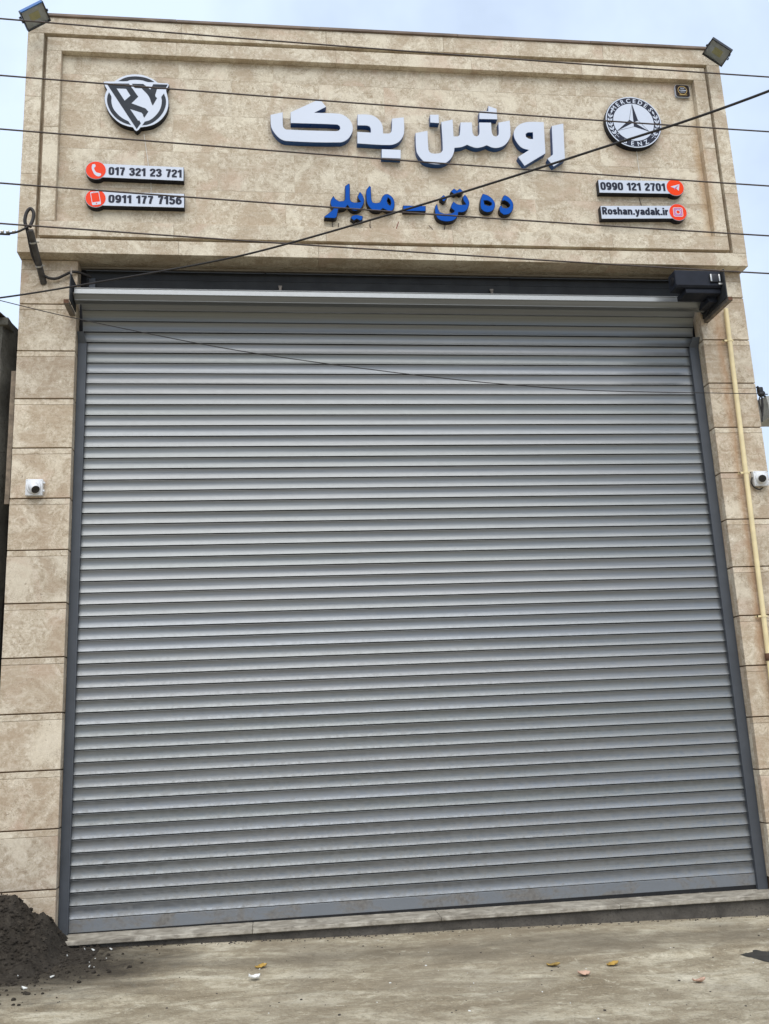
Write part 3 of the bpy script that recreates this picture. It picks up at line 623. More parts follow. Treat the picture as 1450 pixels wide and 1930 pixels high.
# ------------------------------------------------------------------ signs
YW = -.0605
def letter(parent, polys, yf, mret, mface, trim=None, rim=.0):
    outer = ccw(smooth_poly(polys[0])); holes = [smooth_poly(h) for h in polys[1:]]
    o = prism(MB(), outer, holes, yf+.004, YW).build('letter', mret, parent, smooth=35)
    if rim:
        outer = inset(outer, rim); holes = [inset(ccw(h), -rim) for h in holes]
    prism(MB(), outer, holes, yf, yf+.006).build('letter_face', mface, o, smooth=30)
s1 = empty('letter_sign', (2.85, YW, 6.55), 'large white Persian letters with deep blue sides on the travertine panel', 'sign')
for k_, p in BIG.items(): letter(s1, p, -.122, M_bluereturn, M_whiteplate, rim=.0012)
s2 = empty('letter_sign', (3.0, YW, 5.85), 'smaller royal blue Persian letters with black sides below the white letters', 'sign')
for k_, p in SMALL.items(): letter(s2, p, -.118, M_blacktrim, M_blueface, rim=.0042)
# triangle-and-circle emblem
e1 = empty('emblem_sign', (.46, YW, 6.8), 'round black and white emblem crossed by a triangle reading RY', 'sign')
oc = smooth_poly(RY['outer'][0], 30)
prism(MB(), ccw(oc), [], -.111, YW).build('emblem_body', M_blacktrim, e1, smooth=35)
prism(MB(), inset(ccw(oc), .0025), [], -.115, -.109).build('emblem_face', M_whiteplate, e1, smooth=35)
for k_, p in RY.items():
    if k_ == 'outer': continue
    prism(MB(), ccw(smooth_poly(p[0], 26)), p[1:], -.1165, -.114).build('printed_letter' if k_ in 'RY' else 'printed_ring', M_logoink, e1)
# round star badge
bx, bz, br = 4.936, 6.838, .270
e2 = empty('badge_sign', (bx, YW, bz), 'round black and white badge with three-pointed star reading MERCEDES BENZ', 'sign')
MB().lathe([(br, 0), (br, .052), (br-.003, .055)], Matrix.Translation((bx, YW, bz)) @ Matrix.Rotation(R_(90), 4, 'X'), 72).build('badge_body', M_blacktrim, e2, smooth=30)
yb = YW-.0565
def disc(nm, ro_, ri, y, mat, par): 
    return prism(MB(), circle(bx, bz, ro_, 72), [circle(bx, bz, ri, 72)] if ri else [], y, y+.0012).build(nm, mat, par)
disc('white_rim', .2665, .2565, yb, M_whiteplate, e2); disc('dark_ring', .2566, .1945, yb+.0004, M_ink, e2); disc('white_disc', .1946, 0, yb, M_whiteplate, e2)
cx, cz = bx, bz-.002; tips = [(4.940, 7.030), (4.767, 6.740), (5.075, 6.745)]; inn = [(4.896, 6.860), (4.981, 6.857), (4.934, 6.790)]
star = MB(); yy = yb-.0008
for a, i_ in ((0, 1), (1, 0), (2, 2)): prism(star, [tips[a], inn[i_], (cx, cz)], [], yy, yy+.0006)
def stroke(mb_, a, c, w_, y):
    d = Vector((c[0]-a[0], c[1]-a[1])); nn = Vector((-d.y, d.x)).normalized()*w_/2
    prism(mb_, [(a[0]-nn.x, a[1]-nn.y), (c[0]-nn.x, c[1]-nn.y), (c[0]+nn.x, c[1]+nn.y), (a[0]+nn.x, a[1]+nn.y)], [], y, y+.0006)
for a, c in ((tips[0], inn[0]), (inn[0], (cx, cz)), (tips[1], inn[2]), (inn[2], (cx, cz)), (tips[2], inn[1]), (inn[1], (cx, cz)), (tips[0], (cx, cz)), (tips[1], (cx, cz)), (tips[2], (cx, cz))): stroke(star, a, c, .0028, yy)
star.build('printed_star', M_ink, e2)
def arc_text(txt, r, a_mid, spread, h, inward, par):
    n = len(txt)
    for i, ch in enumerate(txt):
        v, f = text_mesh(ch, .02); xa = min(q[0] for q in v); xb = max(q[0] for q in v)
        a = R_(a_mid+(spread*(.5-i/(n-1)) if not inward else -spread*(.5-i/(n-1)))); sc = h/.73
        vv = []
        for q in v:
            lx = (q[0]-(xa+xb)/2)*sc*1.02; ly = (q[1]-.365)*sc
            ang = a-math.pi/2 if not inward else a+math.pi/2
            vv.append((bx+r*math.cos(a)+lx*math.cos(ang)-ly*math.sin(ang), yb-.0006, bz+r*math.sin(a)+lx*math.sin(ang)+ly*math.cos(ang)))
        mesh_obj('printed_letter', vv, f, M_whiteplate, par)
arc_text('MERCEDES', .2265, 90, 104, .044, False, e2); arc_text('BENZ', .2255, 270, 52, .044, True, e2)
for sgn in (-1, 1):     # laurel twigs
    lm = MB()
    for i in range(19):
        t = i/18; a = R_(90+sgn*(68+t*68)); r0 = .2255
        p = Vector((bx+r0*math.cos(a), bz+r0*math.sin(a)))
        if i < 18:
            a2 = R_(90+sgn*(68+(i+1)/18*68)); stroke(lm, tuple(p), (bx+r0*math.cos(a2), bz+r0*math.sin(a2)), .004, yb-.0004)
        if i % 3 == 0 and i < 16:
            tg = Vector((math.sin(a)*sgn, -math.cos(a)*sgn)); nr = Vector((math.cos(a), math.sin(a)))
            for q, ln in ((.8, .034), (-.8, .034)) if i else ((0., .045),):
                d = (tg+nr*q*.7).normalized(); w_ = Vector((-d.y, d.x))*.0085; b0 = p+nr*q*.004; b1 = b0+d*ln
                pts = [tuple(b0), tuple(b0+d*ln*.45+w_), tuple(b0+d*ln*.8+w_*.7), tuple(b1), tuple(b0+d*ln*.8-w_*.7), tuple(b0+d*ln*.45-w_)]
                prism(lm, ccw(pts), [], yb-.0008, yb-.0002)
        elif i % 3 == 1:
            nr = Vector((math.cos(a), math.sin(a)))
            for q in (-1, 1): prism(lm, circle(*(p+nr*q*.018), .0052, 10), [], yb-.0009, yb-.0003)
    lm.build('laurel_twig', M_whiteplate, e2)
def spline(pts, n=10):
    P = [Vector(p) for p in pts]; P = [P[0]*2-P[1]]+P+[P[-1]*2-P[-2]]; o = []
    for i in range(1, len(P)-2):
        for j in range(n):
            t = j/n; a, b_, c, d = P[i-1], P[i], P[i+1], P[i+2]
            o.append(.5*((2*b_)+(-a+c)*t+(2*a-5*b_+4*c-d)*t*t+(-a+3*b_-3*c+d)*t**3))
    o.append(P[-2]); return o
# heavy condensed sign lettering: centre lines of each glyph, unit cap height
_ring6 = [(.265, .60), (.40, .51), (.42, .35), (.395, .18), (.265, .1), (.135, .18), (.11, .35), (.13, .51)]
_tail6 = [(.112, .33), (.115, .58), (.16, .80), (.28, .895), (.43, .80)]
GLY = {'0': (.53, [('o', [(.265, .9), (.40, .82), (.425, .5), (.40, .18), (.265, .1), (.13, .18), (.105, .5), (.13, .82)])]),
 '1': (.40, [('l', [(.27, 0), (.27, 1)]), ('l', [(.02, .73), (.17, .78), (.25, .94)])]),
 '2': (.52, [('c', [(.09, .68), (.13, .84), (.26, .9), (.40, .82), (.405, .66), (.30, .48), (.15, .26), (.11, .12)]), ('l', [(.04, .095), (.49, .095)])]),
 '3': (.53, [('c', [(.09, .72), (.14, .86), (.27, .9), (.40, .82), (.39, .62), (.2, .53)]), ('c', [(.2, .52), (.40, .43), (.425, .24), (.31, .1), (.16, .11), (.08, .27)])]),
 '5': (.53, [('l', [(.46, .905), (.15, .905), (.125, .50)]), ('c', [(.12, .53), (.26, .605), (.40, .52), (.425, .3), (.34, .12), (.18, .1), (.08, .26)])]),
 '6': (.53, [('o', _ring6), ('c', _tail6)]), '9': (.53, [('o', [(.53-x, 1-z) for x, z in _ring6]), ('c', [(.53-x, 1-z) for x, z in _tail6])]),
 '7': (.50, [('l', [(.03, .905), (.47, .905)]), ('l', [(.40, .86), (.29, .55), (.22, 0)])]), ' ': (.30, []),
 'R': (.56, [('l', [(.11, 0), (.11, 1)]), ('c', [(.1, .9), (.3, .9), (.43, .8), (.42, .6), (.3, .5), (.1, .49)]), ('l', [(.28, .5), (.45, 0)])]),
 'o': (.52, [('o', [(.26, .63), (.40, .55), (.415, .36), (.40, .17), (.26, .09), (.12, .17), (.105, .36), (.12, .55)])]),
 's': (.48, [('c', [(.39, .52), (.25, .63), (.11, .54), (.16, .41), (.33, .33), (.38, .18), (.24, .09), (.08, .2)])]),
 'h': (.52, [('l', [(.11, 0), (.11, 1)]), ('c', [(.11, .48), (.25, .62), (.40, .52), (.405, 0)])]),
 'n': (.52, [('l', [(.11, 0), (.11, .72)]), ('c', [(.11, .48), (.25, .62), (.40, .52), (.405, 0)])]),
 'a': (.51, [('c', [(.10, .5), (.2, .63), (.36, .58), (.395, .42), (.395, 0)]), ('c', [(.40, .39), (.17, .34), (.10, .2), (.2, .09), (.39, .2)])]),
 'y': (.50, [('l', [(.08, .72), (.26, .05)]), ('l', [(.43, .72), (.27, .05), (.17, -.16), (.04, -.19)])]),
 'd': (.53, [('l', [(.415, 0), (.415, 1)]), ('c', [(.41, .5), (.26, .63), (.12, .52), (.11, .2), (.25, .09), (.41, .22)])]),
 'k': (.51, [('l', [(.11, 0), (.11, 1)]), ('l', [(.15, .28), (.43, .72)]), ('l', [(.22, .40), (.45, 0)])]),
 'i': (.22, [('l', [(.11, 0), (.11, .72)]), ('l', [(.11, .82), (.11, .99)])]), 'r': (.36, [('l', [(.11, 0), (.11, .72)]), ('c', [(.11, .42), (.2, .6), (.35, .60)])]),
 '.': (.24, [('l', [(.12, 0), (.12, .2)])])}
def thick(path, closed, t):
    n = len(path); P = [Vector(p) for p in path]; L = []; Rr = []
    for i in range(n):
        a = P[i-1] if (i or closed) else None; c = P[(i+1) % n] if (i < n-1 or closed) else None
        d1 = (P[i]-a).normalized() if a is not None else None; d2 = (c-P[i]).normalized() if c is not None else None
        d1 = d1 or d2; d2 = d2 or d1
        nn = Vector((-d1.y-d2.y, d1.x+d2.x)).normalized(); kk = max(.55, nn.dot(Vector((-d1.y, d1.x))))
        L.append(tuple(P[i]+nn*t/2/kk)); Rr.append(tuple(P[i]-nn*t/2/kk))
    return L, Rr
def sign_text(txt, x0, x1, z0, z1, y, mat, parent, tilt=0., t=.205):
    tot = sum(GLY[c][0]+.03 for c in txt)-.03; sx = (x1-x0)/tot; sz = z1-z0; x = 0.
    for ch in txt:
        w_, st = GLY[ch]; mbt = MB()
        for i_, (kd, path) in enumerate(st):
            path = [(p[0], p[1]) for p in path]
            if kd == 'o':
                q3 = [Vector((*p, 0)) for p in path]; q3 = q3+q3[:3]; sp_ = spline(q3, 4)[4:4+4*len(path)]
                A, B_ = thick([(p.x, p.y) for p in sp_], True, t)
            else:
                if kd == 'c': path = [(p.x, p.y) for p in spline([Vector((*p, 0)) for p in path], 4)]
                A, B_ = thick(path, False, t if kd != 'l' or abs(path[0][0]-path[-1][0]) < .3 else t*.93)
            mp_ = lambda P: [(x0+(x+p[0])*sx, y-.0004*i_, z0+p[1]*sz+tilt*((x+p[0])*sx-(x1-x0)/2)) for p in P]
            nA = len(A); mbt.add(mp_(A)+mp_(B_), [(j, nA+j, nA+(j+1) % nA, (j+1) % nA) for j in range(nA if kd == 'o' else nA-1)])
        if st: mbt.build('printed_letter', mat, parent)
        x += w_+.03
# contact signs
def contact(x0, x1, z0, z1, cxx, czz, rr, txt, tx0, tx1, tz0, tz1, red, label, icon, tilt=0., bold=.035):
    s = empty('contact_sign', (cxx, YW, czz), label, 'sign', 'long contact signs on the panel')
    ou = circle(cxx, czz, rr, 48); h = (z1-z0)/2
    right = cxx > (x0+x1)/2
    a = math.degrees(math.asin(min(.99, ((z1-z0)/2)/rr)))
    def zz(x, z): return z+tilt*(x-cxx)
    if right: out = circle(cxx, czz, rr, 40, 180+a, 540-a)+[(x0, zz(x0, z1)), (x0, zz(x0, z0))]
    else: out = circle(cxx, czz, rr, 40, a, 360-a)+[(x1, zz(x1, z0)), (x1, zz(x1, z1))]
    prism(MB(), ccw(out), [], -.116, YW).build('sign_box', M_blacktrim, s, smooth=30)
    prism(MB(), inset(ccw(out), .003), [], -.1205, -.1145).build('sign_face', M_whiteplate, s)
    prism(MB(), circle(cxx, czz, rr-.006, 48), [], -.1225, -.120).build('icon_disc', red, s)
    sign_text(txt, tx0, tx1, tz0-.003, tz1+.004, -.1225, M_ink, s, tilt)
    icon(s, cxx, czz)
YI = -.1235
def ic_phone(s, x, z):
    pts = [(-.030,.052),(-.012,.056),(-.004,.046),(-.006,.028),(-.016,.022),(-.010,.0),(.006,-.022),(.020,-.026),(.040,-.030),(.044,-.042),(.034,-.056),(.016,-.058),(-.008,-.042),(-.024,-.014),(-.034,.020)]
    prism(MB(), ccw(smooth_poly([(x+a, z+b) for a, b in pts], 60)), [], YI, YI+.001).build('icon', M_whiteplate, s)
def ic_mobile(s, x, z):
    M2 = Matrix.Rotation(R_(10), 2)
    q = lambda P: [(x+(M2 @ Vector(p)).x, z+(M2 @ Vector(p)).y) for p in P]
    prism(MB(), q(rrect(-.036, .036, -.062, .062, .010)), [q([(-.031, -.036), (.031, -.036), (.031, .050), (-.031, .050)])], YI, YI+.001).build('icon', M_whiteplate, s)
    prism(MB(), q(circle(0, -.049, .006, 12)), [], YI-.0006, YI+.0004).build('icon_button', M_redp, s)
    prism(MB(), q([(-.012, .055), (.012, .055), (.012, .0575), (-.012, .0575)]), [], YI-.0006, YI+.0004).build('icon_slot', M_redp, s)
def ic_plane(s, x, z):
    prism(MB(), ccw([(x-.044, z+.006), (x+.044, z+.034), (x-.010, z-.008)]), [], YI, YI+.001).build('icon', M_whiteplate, s)
    prism(MB(), ccw([(x+.044, z+.034), (x+.030, z-.034), (x+.008, z-.012), (x+.030, z+.018), (x-.004, z-.010)]), [], YI, YI+.001).build('icon', M_whiteplate, s)
    prism(MB(), ccw([(x-.010, z-.008), (x+.034, z+.022), (x-.002, z-.014), (x-.008, z-.026)]), [], YI-.0006, YI+.0004).build('icon_fold', M_pinkprint, s)
def ic_cam(s, x, z):
    prism(MB(), rrect(x-.046, x+.046, z-.046, z+.046, .016), [list(rrect(x-.040, x+.040, z-.040, z+.040, .012))], YI, YI+.001).build('icon', M_whiteplate, s)
    prism(MB(), circle(x, z, .024, 24), [circle(x, z, .0165, 24)], YI, YI+.001).build('icon', M_whiteplate, s)
    prism(MB(), rrect(x-.036, x+.036, z-.036, z+.036, .010), [circle(x, z, .026, 24)], YI+.0006, YI+.0012).build('icon_tint', M_pinkprint, s)
    prism(MB(), circle(x+.026, z+.026, .005, 10), [], YI, YI+.001).build('icon', M_whiteplate, s)
contact(.213, .869, 6.096, 6.229, .144, 6.166, .087, '017 321 23 721', .247, .853, 6.126, 6.194, M_redp, 'long white sign with red telephone disc reading 017 321 23 721', ic_phone, -.010)
contact(.224, .875, 5.836, 5.970, .149, 5.903, .087, '0911 177 7156', .252, .854, 5.868, 5.936, M_redp, 'long white sign with red mobile phone disc reading 0911 177 7156', ic_mobile, 0.)
contact(4.532, 5.184, 6.103, 6.236, 5.256, 6.171, .087, '0990 121 2701', 4.547, 5.163, 6.130, 6.202, M_red, 'long white sign with orange paper plane disc reading 0990 121 2701', ic_plane, .012)
contact(4.527, 5.184, 5.846, 5.977, 5.253, 5.921, .087, 'Roshan.yadak.ir', 4.538, 5.160, 5.886, 5.952, M_redp, 'long white sign with red camera disc reading Roshan.yadak.ir', ic_cam, .016)
# small square plate
pl = empty('plate_sign', (5.47, YW, 7.22), 'small square black plate with gold ring in the upper right panel corner', 'sign')
q = rrect(5.400, 5.542, 7.152, 7.284, .026)
prism(MB(), inset(q, .002), [], -.066, YW).build('plate_back', M_whiteplate, pl)
prism(MB(), inset(q, .006), [], -.076, -.066).build('plate_core', M_black, pl)
prism(MB(), q, [], -.086, -.0765).build('plate_rim', M_whiteplate, pl)
prism(MB(), inset(q, .0022), [], -.0875, -.085).build('plate_face', plain('plate_dark_print', (.022, .015, .012), .5, var=.3, scale=60, spec=.08), pl)
prism(MB(), circle(5.470, 7.224, .046, 32), [circle(5.470, 7.224, .041, 32)], -.0885, -.087).build('printed_ring', M_gold, pl)
prism(MB(), [(5.43, 7.172), (5.515, 7.174), (5.500, 7.180), (5.470, 7.176), (5.445, 7.180)], [], -.0885, -.087).build('printed_ornament', M_gold, pl)
lm = MB()
for zc, xa, xb, th in ((7.250, 5.453, 5.489, .006), (7.241, 5.452, 5.490, .0045), (7.224, 5.440, 5.500, .011), (7.206, 5.448, 5.492, .006)):
    x = xa
    while x < xb:
        w_ = random.uniform(.003, .008); prism(lm, [(x, zc-th*random.uniform(.25, .5)), (x+w_, zc-th*.4), (x+w_, zc+th*random.uniform(.2, .6)), (x, zc+th*.4)], [], -.0887, -.0872); x += w_+.0022
lm.build('printed_writing', M_whiteplate, pl)

# ------------------------------------------------------------------ loose sign wires
def wire(name, pts, r, mat, label, cat='wire', group=None, n=10, sides=7):
    o = MB().tube(spline(pts, n), r, sides).build(name, mat, None, smooth=60); return tag(o, label, cat, group)
GW = 'loose sign wires'
wire('sign_wire', [(2.130, -.075, 5.80), (2.125, -.068, 5.73), (2.155, -.066, 5.675), (2.215, -.068, 5.652)], .0034, M_cableb, 'dark loose wire under the left end of the blue letters', group=GW)
wire('sign_wire', [(2.178, -.07, 5.76), (2.176, -.068, 5.70), (2.20, -.066, 5.672)], .0032, M_cableb, 'short dark wire beside the dots of the leftmost blue word', group=GW)
wire('sign_wire', [(2.452, -.075, 5.78), (2.450, -.067, 5.735), (2.478, -.066, 5.70), (2.54, -.066, 5.685), (2.60, -.066, 5.662)], .0032, M_cableb, 'thin loose wire hanging left of the blue dash', group=GW)
wire('sign_wire', [(2.425, -.067, 5.730), (2.385, -.066, 5.705), (2.36, -.066, 5.670)], .0016, plain('pale_wire', (.45, .40, .33), .6), 'pale thin wire curling left below the blue letters', group=GW)
wire('sign_wire', [(2.70, -.075, 5.78), (2.682, -.067, 5.73), (2.676, -.067, 5.69), (2.690, -.067, 5.655)], .0034, plain('red_wire', (.22, .03, .02), .5), 'red wire hanging below the blue dash', group=GW)
wire('sign_wire', [(2.966, -.075, 5.755), (3.01, -.068, 5.71), (3.05, -.066, 5.665), (3.10, -.066, 5.72), (3.118, -.066, 5.78), (3.16, -.068, 5.845), (3.21, -.07, 5.872)], .0032, M_cableb, 'brown wire looping down between the two right blue words', group=GW)
wire('sign_wire', [(3.30, -.07, 5.842), (3.35, -.067, 5.835), (3.40, -.07, 5.842)], .0022, M_cableb, 'short wire joining the two rightmost blue letters', group=GW)
wire('sign_wire', [(.525, -.07, 6.56), (.545, -.064, 6.42), (.57, -.07, 6.24)], .0022, M_chip, 'thin white wire from the RY emblem to the telephone sign', group=GW)
wire('sign_wire', [(.59, -.07, 6.10), (.592, -.064, 6.03), (.59, -.07, 5.96)], .0022, M_chip, 'short white wire between the two left contact signs', group=GW)
wire('sign_wire', [(4.955, -.07, 6.58), (4.958, -.064, 6.40), (4.965, -.07, 6.23)], .0022, M_chip, 'thin white wire from the star badge to the paper plane sign', group=GW)
wire('sign_wire', [(4.92, -.07, 6.11), (4.935, -.064, 6.05), (4.945, -.07, 5.97)], .0026, M_cableb, 'short dark wire between the two right contact signs', group=GW)
MB().cbox(5.42, 5.462, -.072, -.058, 5.70, 5.716, .002).build('wire_clip', M_black, None); tag(bpy.context.scene.objects['wire_clip'], 'tiny black clip low in the right corner of the panel', 'clip')

# ------------------------------------------------------------------ floodlights
def flood(c, n_, r_, edge, label):
    c = Vector(c); n_ = Vector(n_).normalized(); r_ = Vector(r_); r_ = (r_-n_*r_.dot(n_)).normalized(); u_ = n_.cross(r_)
    M4 = Matrix((r_, u_, n_)).transposed().to_4x4(); M4.translation = c
    f_ = empty('floodlight', tuple(c), label, 'floodlight', 'floodlights on the parapet corners')
    w_, h_ = .220, .169
    ring = MB(); 
    for s_ in (-1, 1):
        ring.box(s_*w_/2-(.008 if s_ > 0 else 0), s_*w_/2+(.008 if s_ < 0 else 0), -h_/2, h_/2, -.034, 0, M4)
    ring.box(-w_/2+.008, w_/2-.008, -h_/2, -h_/2+.008, -.034, 0, M4); ring.box(-w_/2+.008, w_/2-.008, -h_/2+.008, h_/2-.008, -.036, -.022, M4)
    bo = ring.build('housing', M_black, f_)
    MB().box(-w_/2+.008, w_/2-.008, h_/2-.008, h_/2+.0005, -.034, .0005, M4).build('top_edge', edge, f_)
    MB().box(-w_/2+.009, w_/2-.009, -h_/2+.009, h_/2-.009, -.0215, -.019, M4).build('reflector', M_ledr, f_)
    MB().box(-.045, .045, -.030, .030, -.0188, -.016, M4).build('led_panel', M_ledy, f_)
    MB().box(-w_/2+.0085, w_/2-.0085, -h_/2+.0085, h_/2-.0085, -.005, -.002, M4).build('glass', M_glass, f_)
    fn = MB()
    for i in range(9): fn.box(-w_/2+.02+i*.0225, -w_/2+.024+i*.0225, -h_/2+.012, h_/2-.012, -.052, -.0361, M4)
    fn.build('cooling_fin', M_black, f_)
    yk = MB()
    for s_ in (-1, 1): yk.box(s_*(w_/2+.004)-.002, s_*(w_/2+.004)+.002, -.012, .012, -.085, -.008, M4); yk.lathe([(.010, 0), (.010, .008)], M4 @ Matrix.Translation((s_*(w_/2+.006), 0, -.016)) @ Matrix.Rotation(R_(90)*s_, 4, 'Y'), 10)
    yk.box(-w_/2-.006, w_/2+.006, -.012, .012, -.089, -.085, M4)
    yk.build('mounting_yoke', M_black, f_)
    back = M4 @ Vector((0, 0, -.089)); foot = Vector((min(max(back.x, XF0+.10), XF1-.10), .02, ZF1+.032))
    MB().tube([back, Vector((back.x, back.y+.06, max(back.z+.03, foot.z+.01))), foot], .010, 8).build('arm', M_black, f_, smooth=60)
    MB().tube(spline([back, back+Vector((.02, .04, .06)), foot+Vector((.05, -.05, .03)), foot+Vector((.10, .02, -.01))], 8), .005, 6).build('lamp_cable', M_cable, f_, smooth=60)
flood((-.3522, -.3, 7.4912), (.5477, -.3724, -.7492), (.8116, .0188, .584), M_floodb, 'floodlight with blue upper edge on the left parapet corner')
flood((5.7405, -.3, 7.4733), (-.5833, -.281, -.7621), (.7963, -.0131, -.6047), M_black, 'all black floodlight tilted over the right parapet corner')

# ------------------------------------------------------------------ security cameras
def cctv(x, z, aim, label):
    c = empty('security_camera', (x, 0, z), label, 'camera', 'cameras on the pillars')
    bxm = MB().cbox(x-.064, x+.064, -.046, -.001, z-.066, z+.066, .007).build('junction_box', M_white, c, smooth=30)
    for sx in (-1, 1):
        for sz in (-1, 1): MB().lathe([(.0045, 0), (.0045, .001)], Matrix.Translation((x+sx*.053, -.0462, z+sz*.055)) @ Matrix.Rotation(R_(90), 4, 'X'), 8).build('screw', M_alu, bxm)
    for zz in (.038, -.026): MB().lathe([(.010, 0), (.010, .012), (.007, .014)], Matrix.Translation((x+.063, -.024, z+zz)) @ Matrix.Rotation(R_(90), 4, 'Y'), 12).build('cable_gland', M_white, bxm, smooth=30)
    T = Matrix.Translation((x, -.046, z)) @ Matrix.Rotation(R_(90), 4, 'X')
    MB().lathe([(.055, 0), (.054, .010), (.049, .016), (.046, .017)], T, 32).build('base_ring', M_white, c, smooth=40)
    d = Vector(aim).normalized(); ctr = Vector((x, -.058, z))
    MB().lathe([(.0, -.040), (.020, -.036), (.034, -.022), (.040, 0), (.038, .016), (.034, .026)], Matrix.Translation(ctr) @ d.to_track_quat('Z', 'Y').to_matrix().to_4x4(), 28).build('ball', M_white, c, smooth=50)
    tq = d.to_track_quat('Z', 'Y').to_matrix().to_4x4(); tq.translation = ctr
    MB().lathe([(.034, .024), (.036, .034), (.036, .046), (.033, .050)], tq, 28).build('lens_shroud', M_white, c, smooth=40)
    MB().lathe([(.031, .050), (.031, .0515), (.012, .0525)], tq, 28).build('lens_window', M_lens, c, smooth=40)
    return c
cctv(-.263, 3.439, (.48, -.62, -.62), 'white turret camera on the left pillar beside the shutter')
c2 = cctv(5.736, 3.444, (-.38, -.75, -.30), 'white turret camera on the right pillar beside the gas pipe')
MB().tube(spline([(5.672, -.02, 3.46), (5.655, -.02, 3.42), (5.672, -.022, 3.375), (5.715, -.026, 3.350), (5.755, -.02, 3.366)], 8), .0055, 8).build('camera_cable', M_cable, c2, smooth=60)

# ------------------------------------------------------------------ gas pipe
gp = empty('gas_pipe', (5.561, -.032, .0), 'thin cream yellow gas pipe running up the right pillar', 'pipe')
MB().tube([(5.561, -.034, -.08), (5.589, -.034, 1.99), (5.610, -.034, 3.5), (5.633, -.034, 5.02)], .0205, 14).build('pipe', M_cream, gp, smooth=50)
MB().lathe([(.026, -.03), (.028, -.026), (.028, .026), (.026, .03)], Matrix.Translation((5.588, -.034, 1.93)), 14).build('pipe_socket', M_rust, gp, smooth=40)
for x, z in ((5.628, 4.716), (5.610, 3.498), (5.593, 2.265)):
    MB().lathe([(.0235, -.008), (.0235, .008)], Matrix.Translation((x, -.034, z)), 14).box(x-.055, x-.02, -.036, -.030, z-.008, z+.008).box(x+.02, x+.032, -.04, -.028, z-.008, z+.008).box(x-.055, x-.049, -.036, .003, z-.008, z+.008).build('pipe_clip', M_cream, gp)

# ------------------------------------------------------------------ service mast
ms = empty('service_mast', (-.27, 0, 5.19), 'slanted dark pipe with black cable loop on the upper left pillar', 'cable mast')
b0, b1 = Vector((-.268, .005, 5.185)), Vector((-.306, -.33, 5.475))
MB().tube([b0, b1], .026, 14).build('mast_pipe', M_pipe, ms, smooth=50)
for t in (.34, .78):
    p = b0.lerp(b1, t); qq = (b1-b0).to_track_quat('Z', 'Y').to_matrix().to_4x4(); qq.translation = p
    MB().lathe([(.030, -.006), (.030, .006)], qq, 14).box(.026, .046, -.004, .004, -.005, .005, qq).build('hose_clamp', M_alu, ms, smooth=30)
MB().tube(spline([b0+Vector((-.005, -.075, .06)), b0.lerp(b1, .5)+Vector((-.030, -.012, .008)), b1+Vector((-.022, .02, -.01)), b1+Vector((-.040, -.01, .07)), b1+Vector((-.030, -.01, .15)), b1+Vector((-.002, -.01, .185)), b1+Vector((.022, -.01, .15)), b1+Vector((.020, -.01, .09)), b1+Vector((.0, -.015, .02))], 8), .0135, 10).build('cable_loop', M_cable, ms, smooth=60)
MB().tube(spline([b1+Vector((.005, -.02, .03)), b1+Vector((-.04, -.02, .0)), b1+Vector((-.09, -.02, -.028)), b1+Vector((-.15, -.02, -.042)), b1+Vector((-.30, -.02, -.046)), b1+Vector((-1.6, -.05, .02)), b1+Vector((-4.0, -.1, .35))], 8), .0085, 8).build('feed_cable', M_cable, ms, smooth=60)
con = MB()
for dx in (-.118, -.165, -.205):
    con.lathe([(.008, -.012), (.0135, -.010), (.0135, .010), (.008, .012)], Matrix.Translation(b1+Vector((dx, -.02, -.026 if dx > -.13 else -.03))) @ Matrix.Rotation(R_(90), 4, 'Y'), 12)
con.build('connector', M_alu, ms, smooth=40)
MB().tube(spline([b0+Vector((.0, -.06, .05)), (-.22, -.035, 5.215), (-.16, -.03, 5.215), (-.10, -.03, 5.245), (-.04, -.03, 5.275), (.02, .0, 5.285), (.10, .05, 5.27)], 8), .0115, 10).build('house_cable', M_cable, ms, smooth=60)

# ------------------------------------------------------------------ overhead lines
OW = 'thin overhead street wires'
for (xa, za), (xb, zb), lab in (((-.417, 6.85), (5.746, 6.657), 'topmost thin overhead wire, crossing just under the parapet'), ((-.393, 6.356), (5.669, 6.135), 'second thin overhead wire from the top, crossing the RY emblem'),
                                ((-.371, 5.903), (5.595, 5.634), 'third thin overhead wire, passing just under the white letters'), ((-.349, 5.46), (5.53, 5.188), 'fourth thin overhead wire, crossing the mobile phone sign and blue letters'),
                                ((-.333, 5.137), (5.481, 4.859), 'lowest thin overhead wire, crossing the mast loop and lower fascia edge')):
    s_ = (zb-za)/(xb-xa); pts = []
    for i in range(33):
        x = -9+i*24/32; sag = .0016*((x-2.7)**2-9)
        pts.append((x, -1.0, za+(x-xa)*s_+sag))
    o = MB().tube(pts, .0062, 7).build('overhead_wire', M_cableb, None, smooth=60); tag(o, lab, 'wire', OW)
wire('overhead_cable', [(-1.6, .35, 5.10), (-.59, -.05, 5.026), (.313, -.45, 4.986), (1.154, -.9, 4.923), (1.718, -1.25, 4.89), (2.661, -1.85, 4.882), (3.431, -2.5, 4.81), (4.165, -3.3, 4.665), (5.3, -4.6, 4.55)], .0072, M_cable, 'thick black cable crossing the facade diagonally in front of the signs', 'cable', n=14, sides=9)
wire('drop_wire', [(-1.5, .2, 5.35), (-.598, -.02, 5.017), (.058, -.28, 4.746), (1.116, -.3, 4.513), (1.953, -.3, 4.378), (2.94, -.3, 4.25), (3.687, -.3, 4.179), (4.371, -.28, 4.146), (5.793, -.06, 4.206), (5.862, -.01, 4.215)], .0036, M_cable, 'thin black wire sagging across the upper part of the shutter', 'wire', n=14)

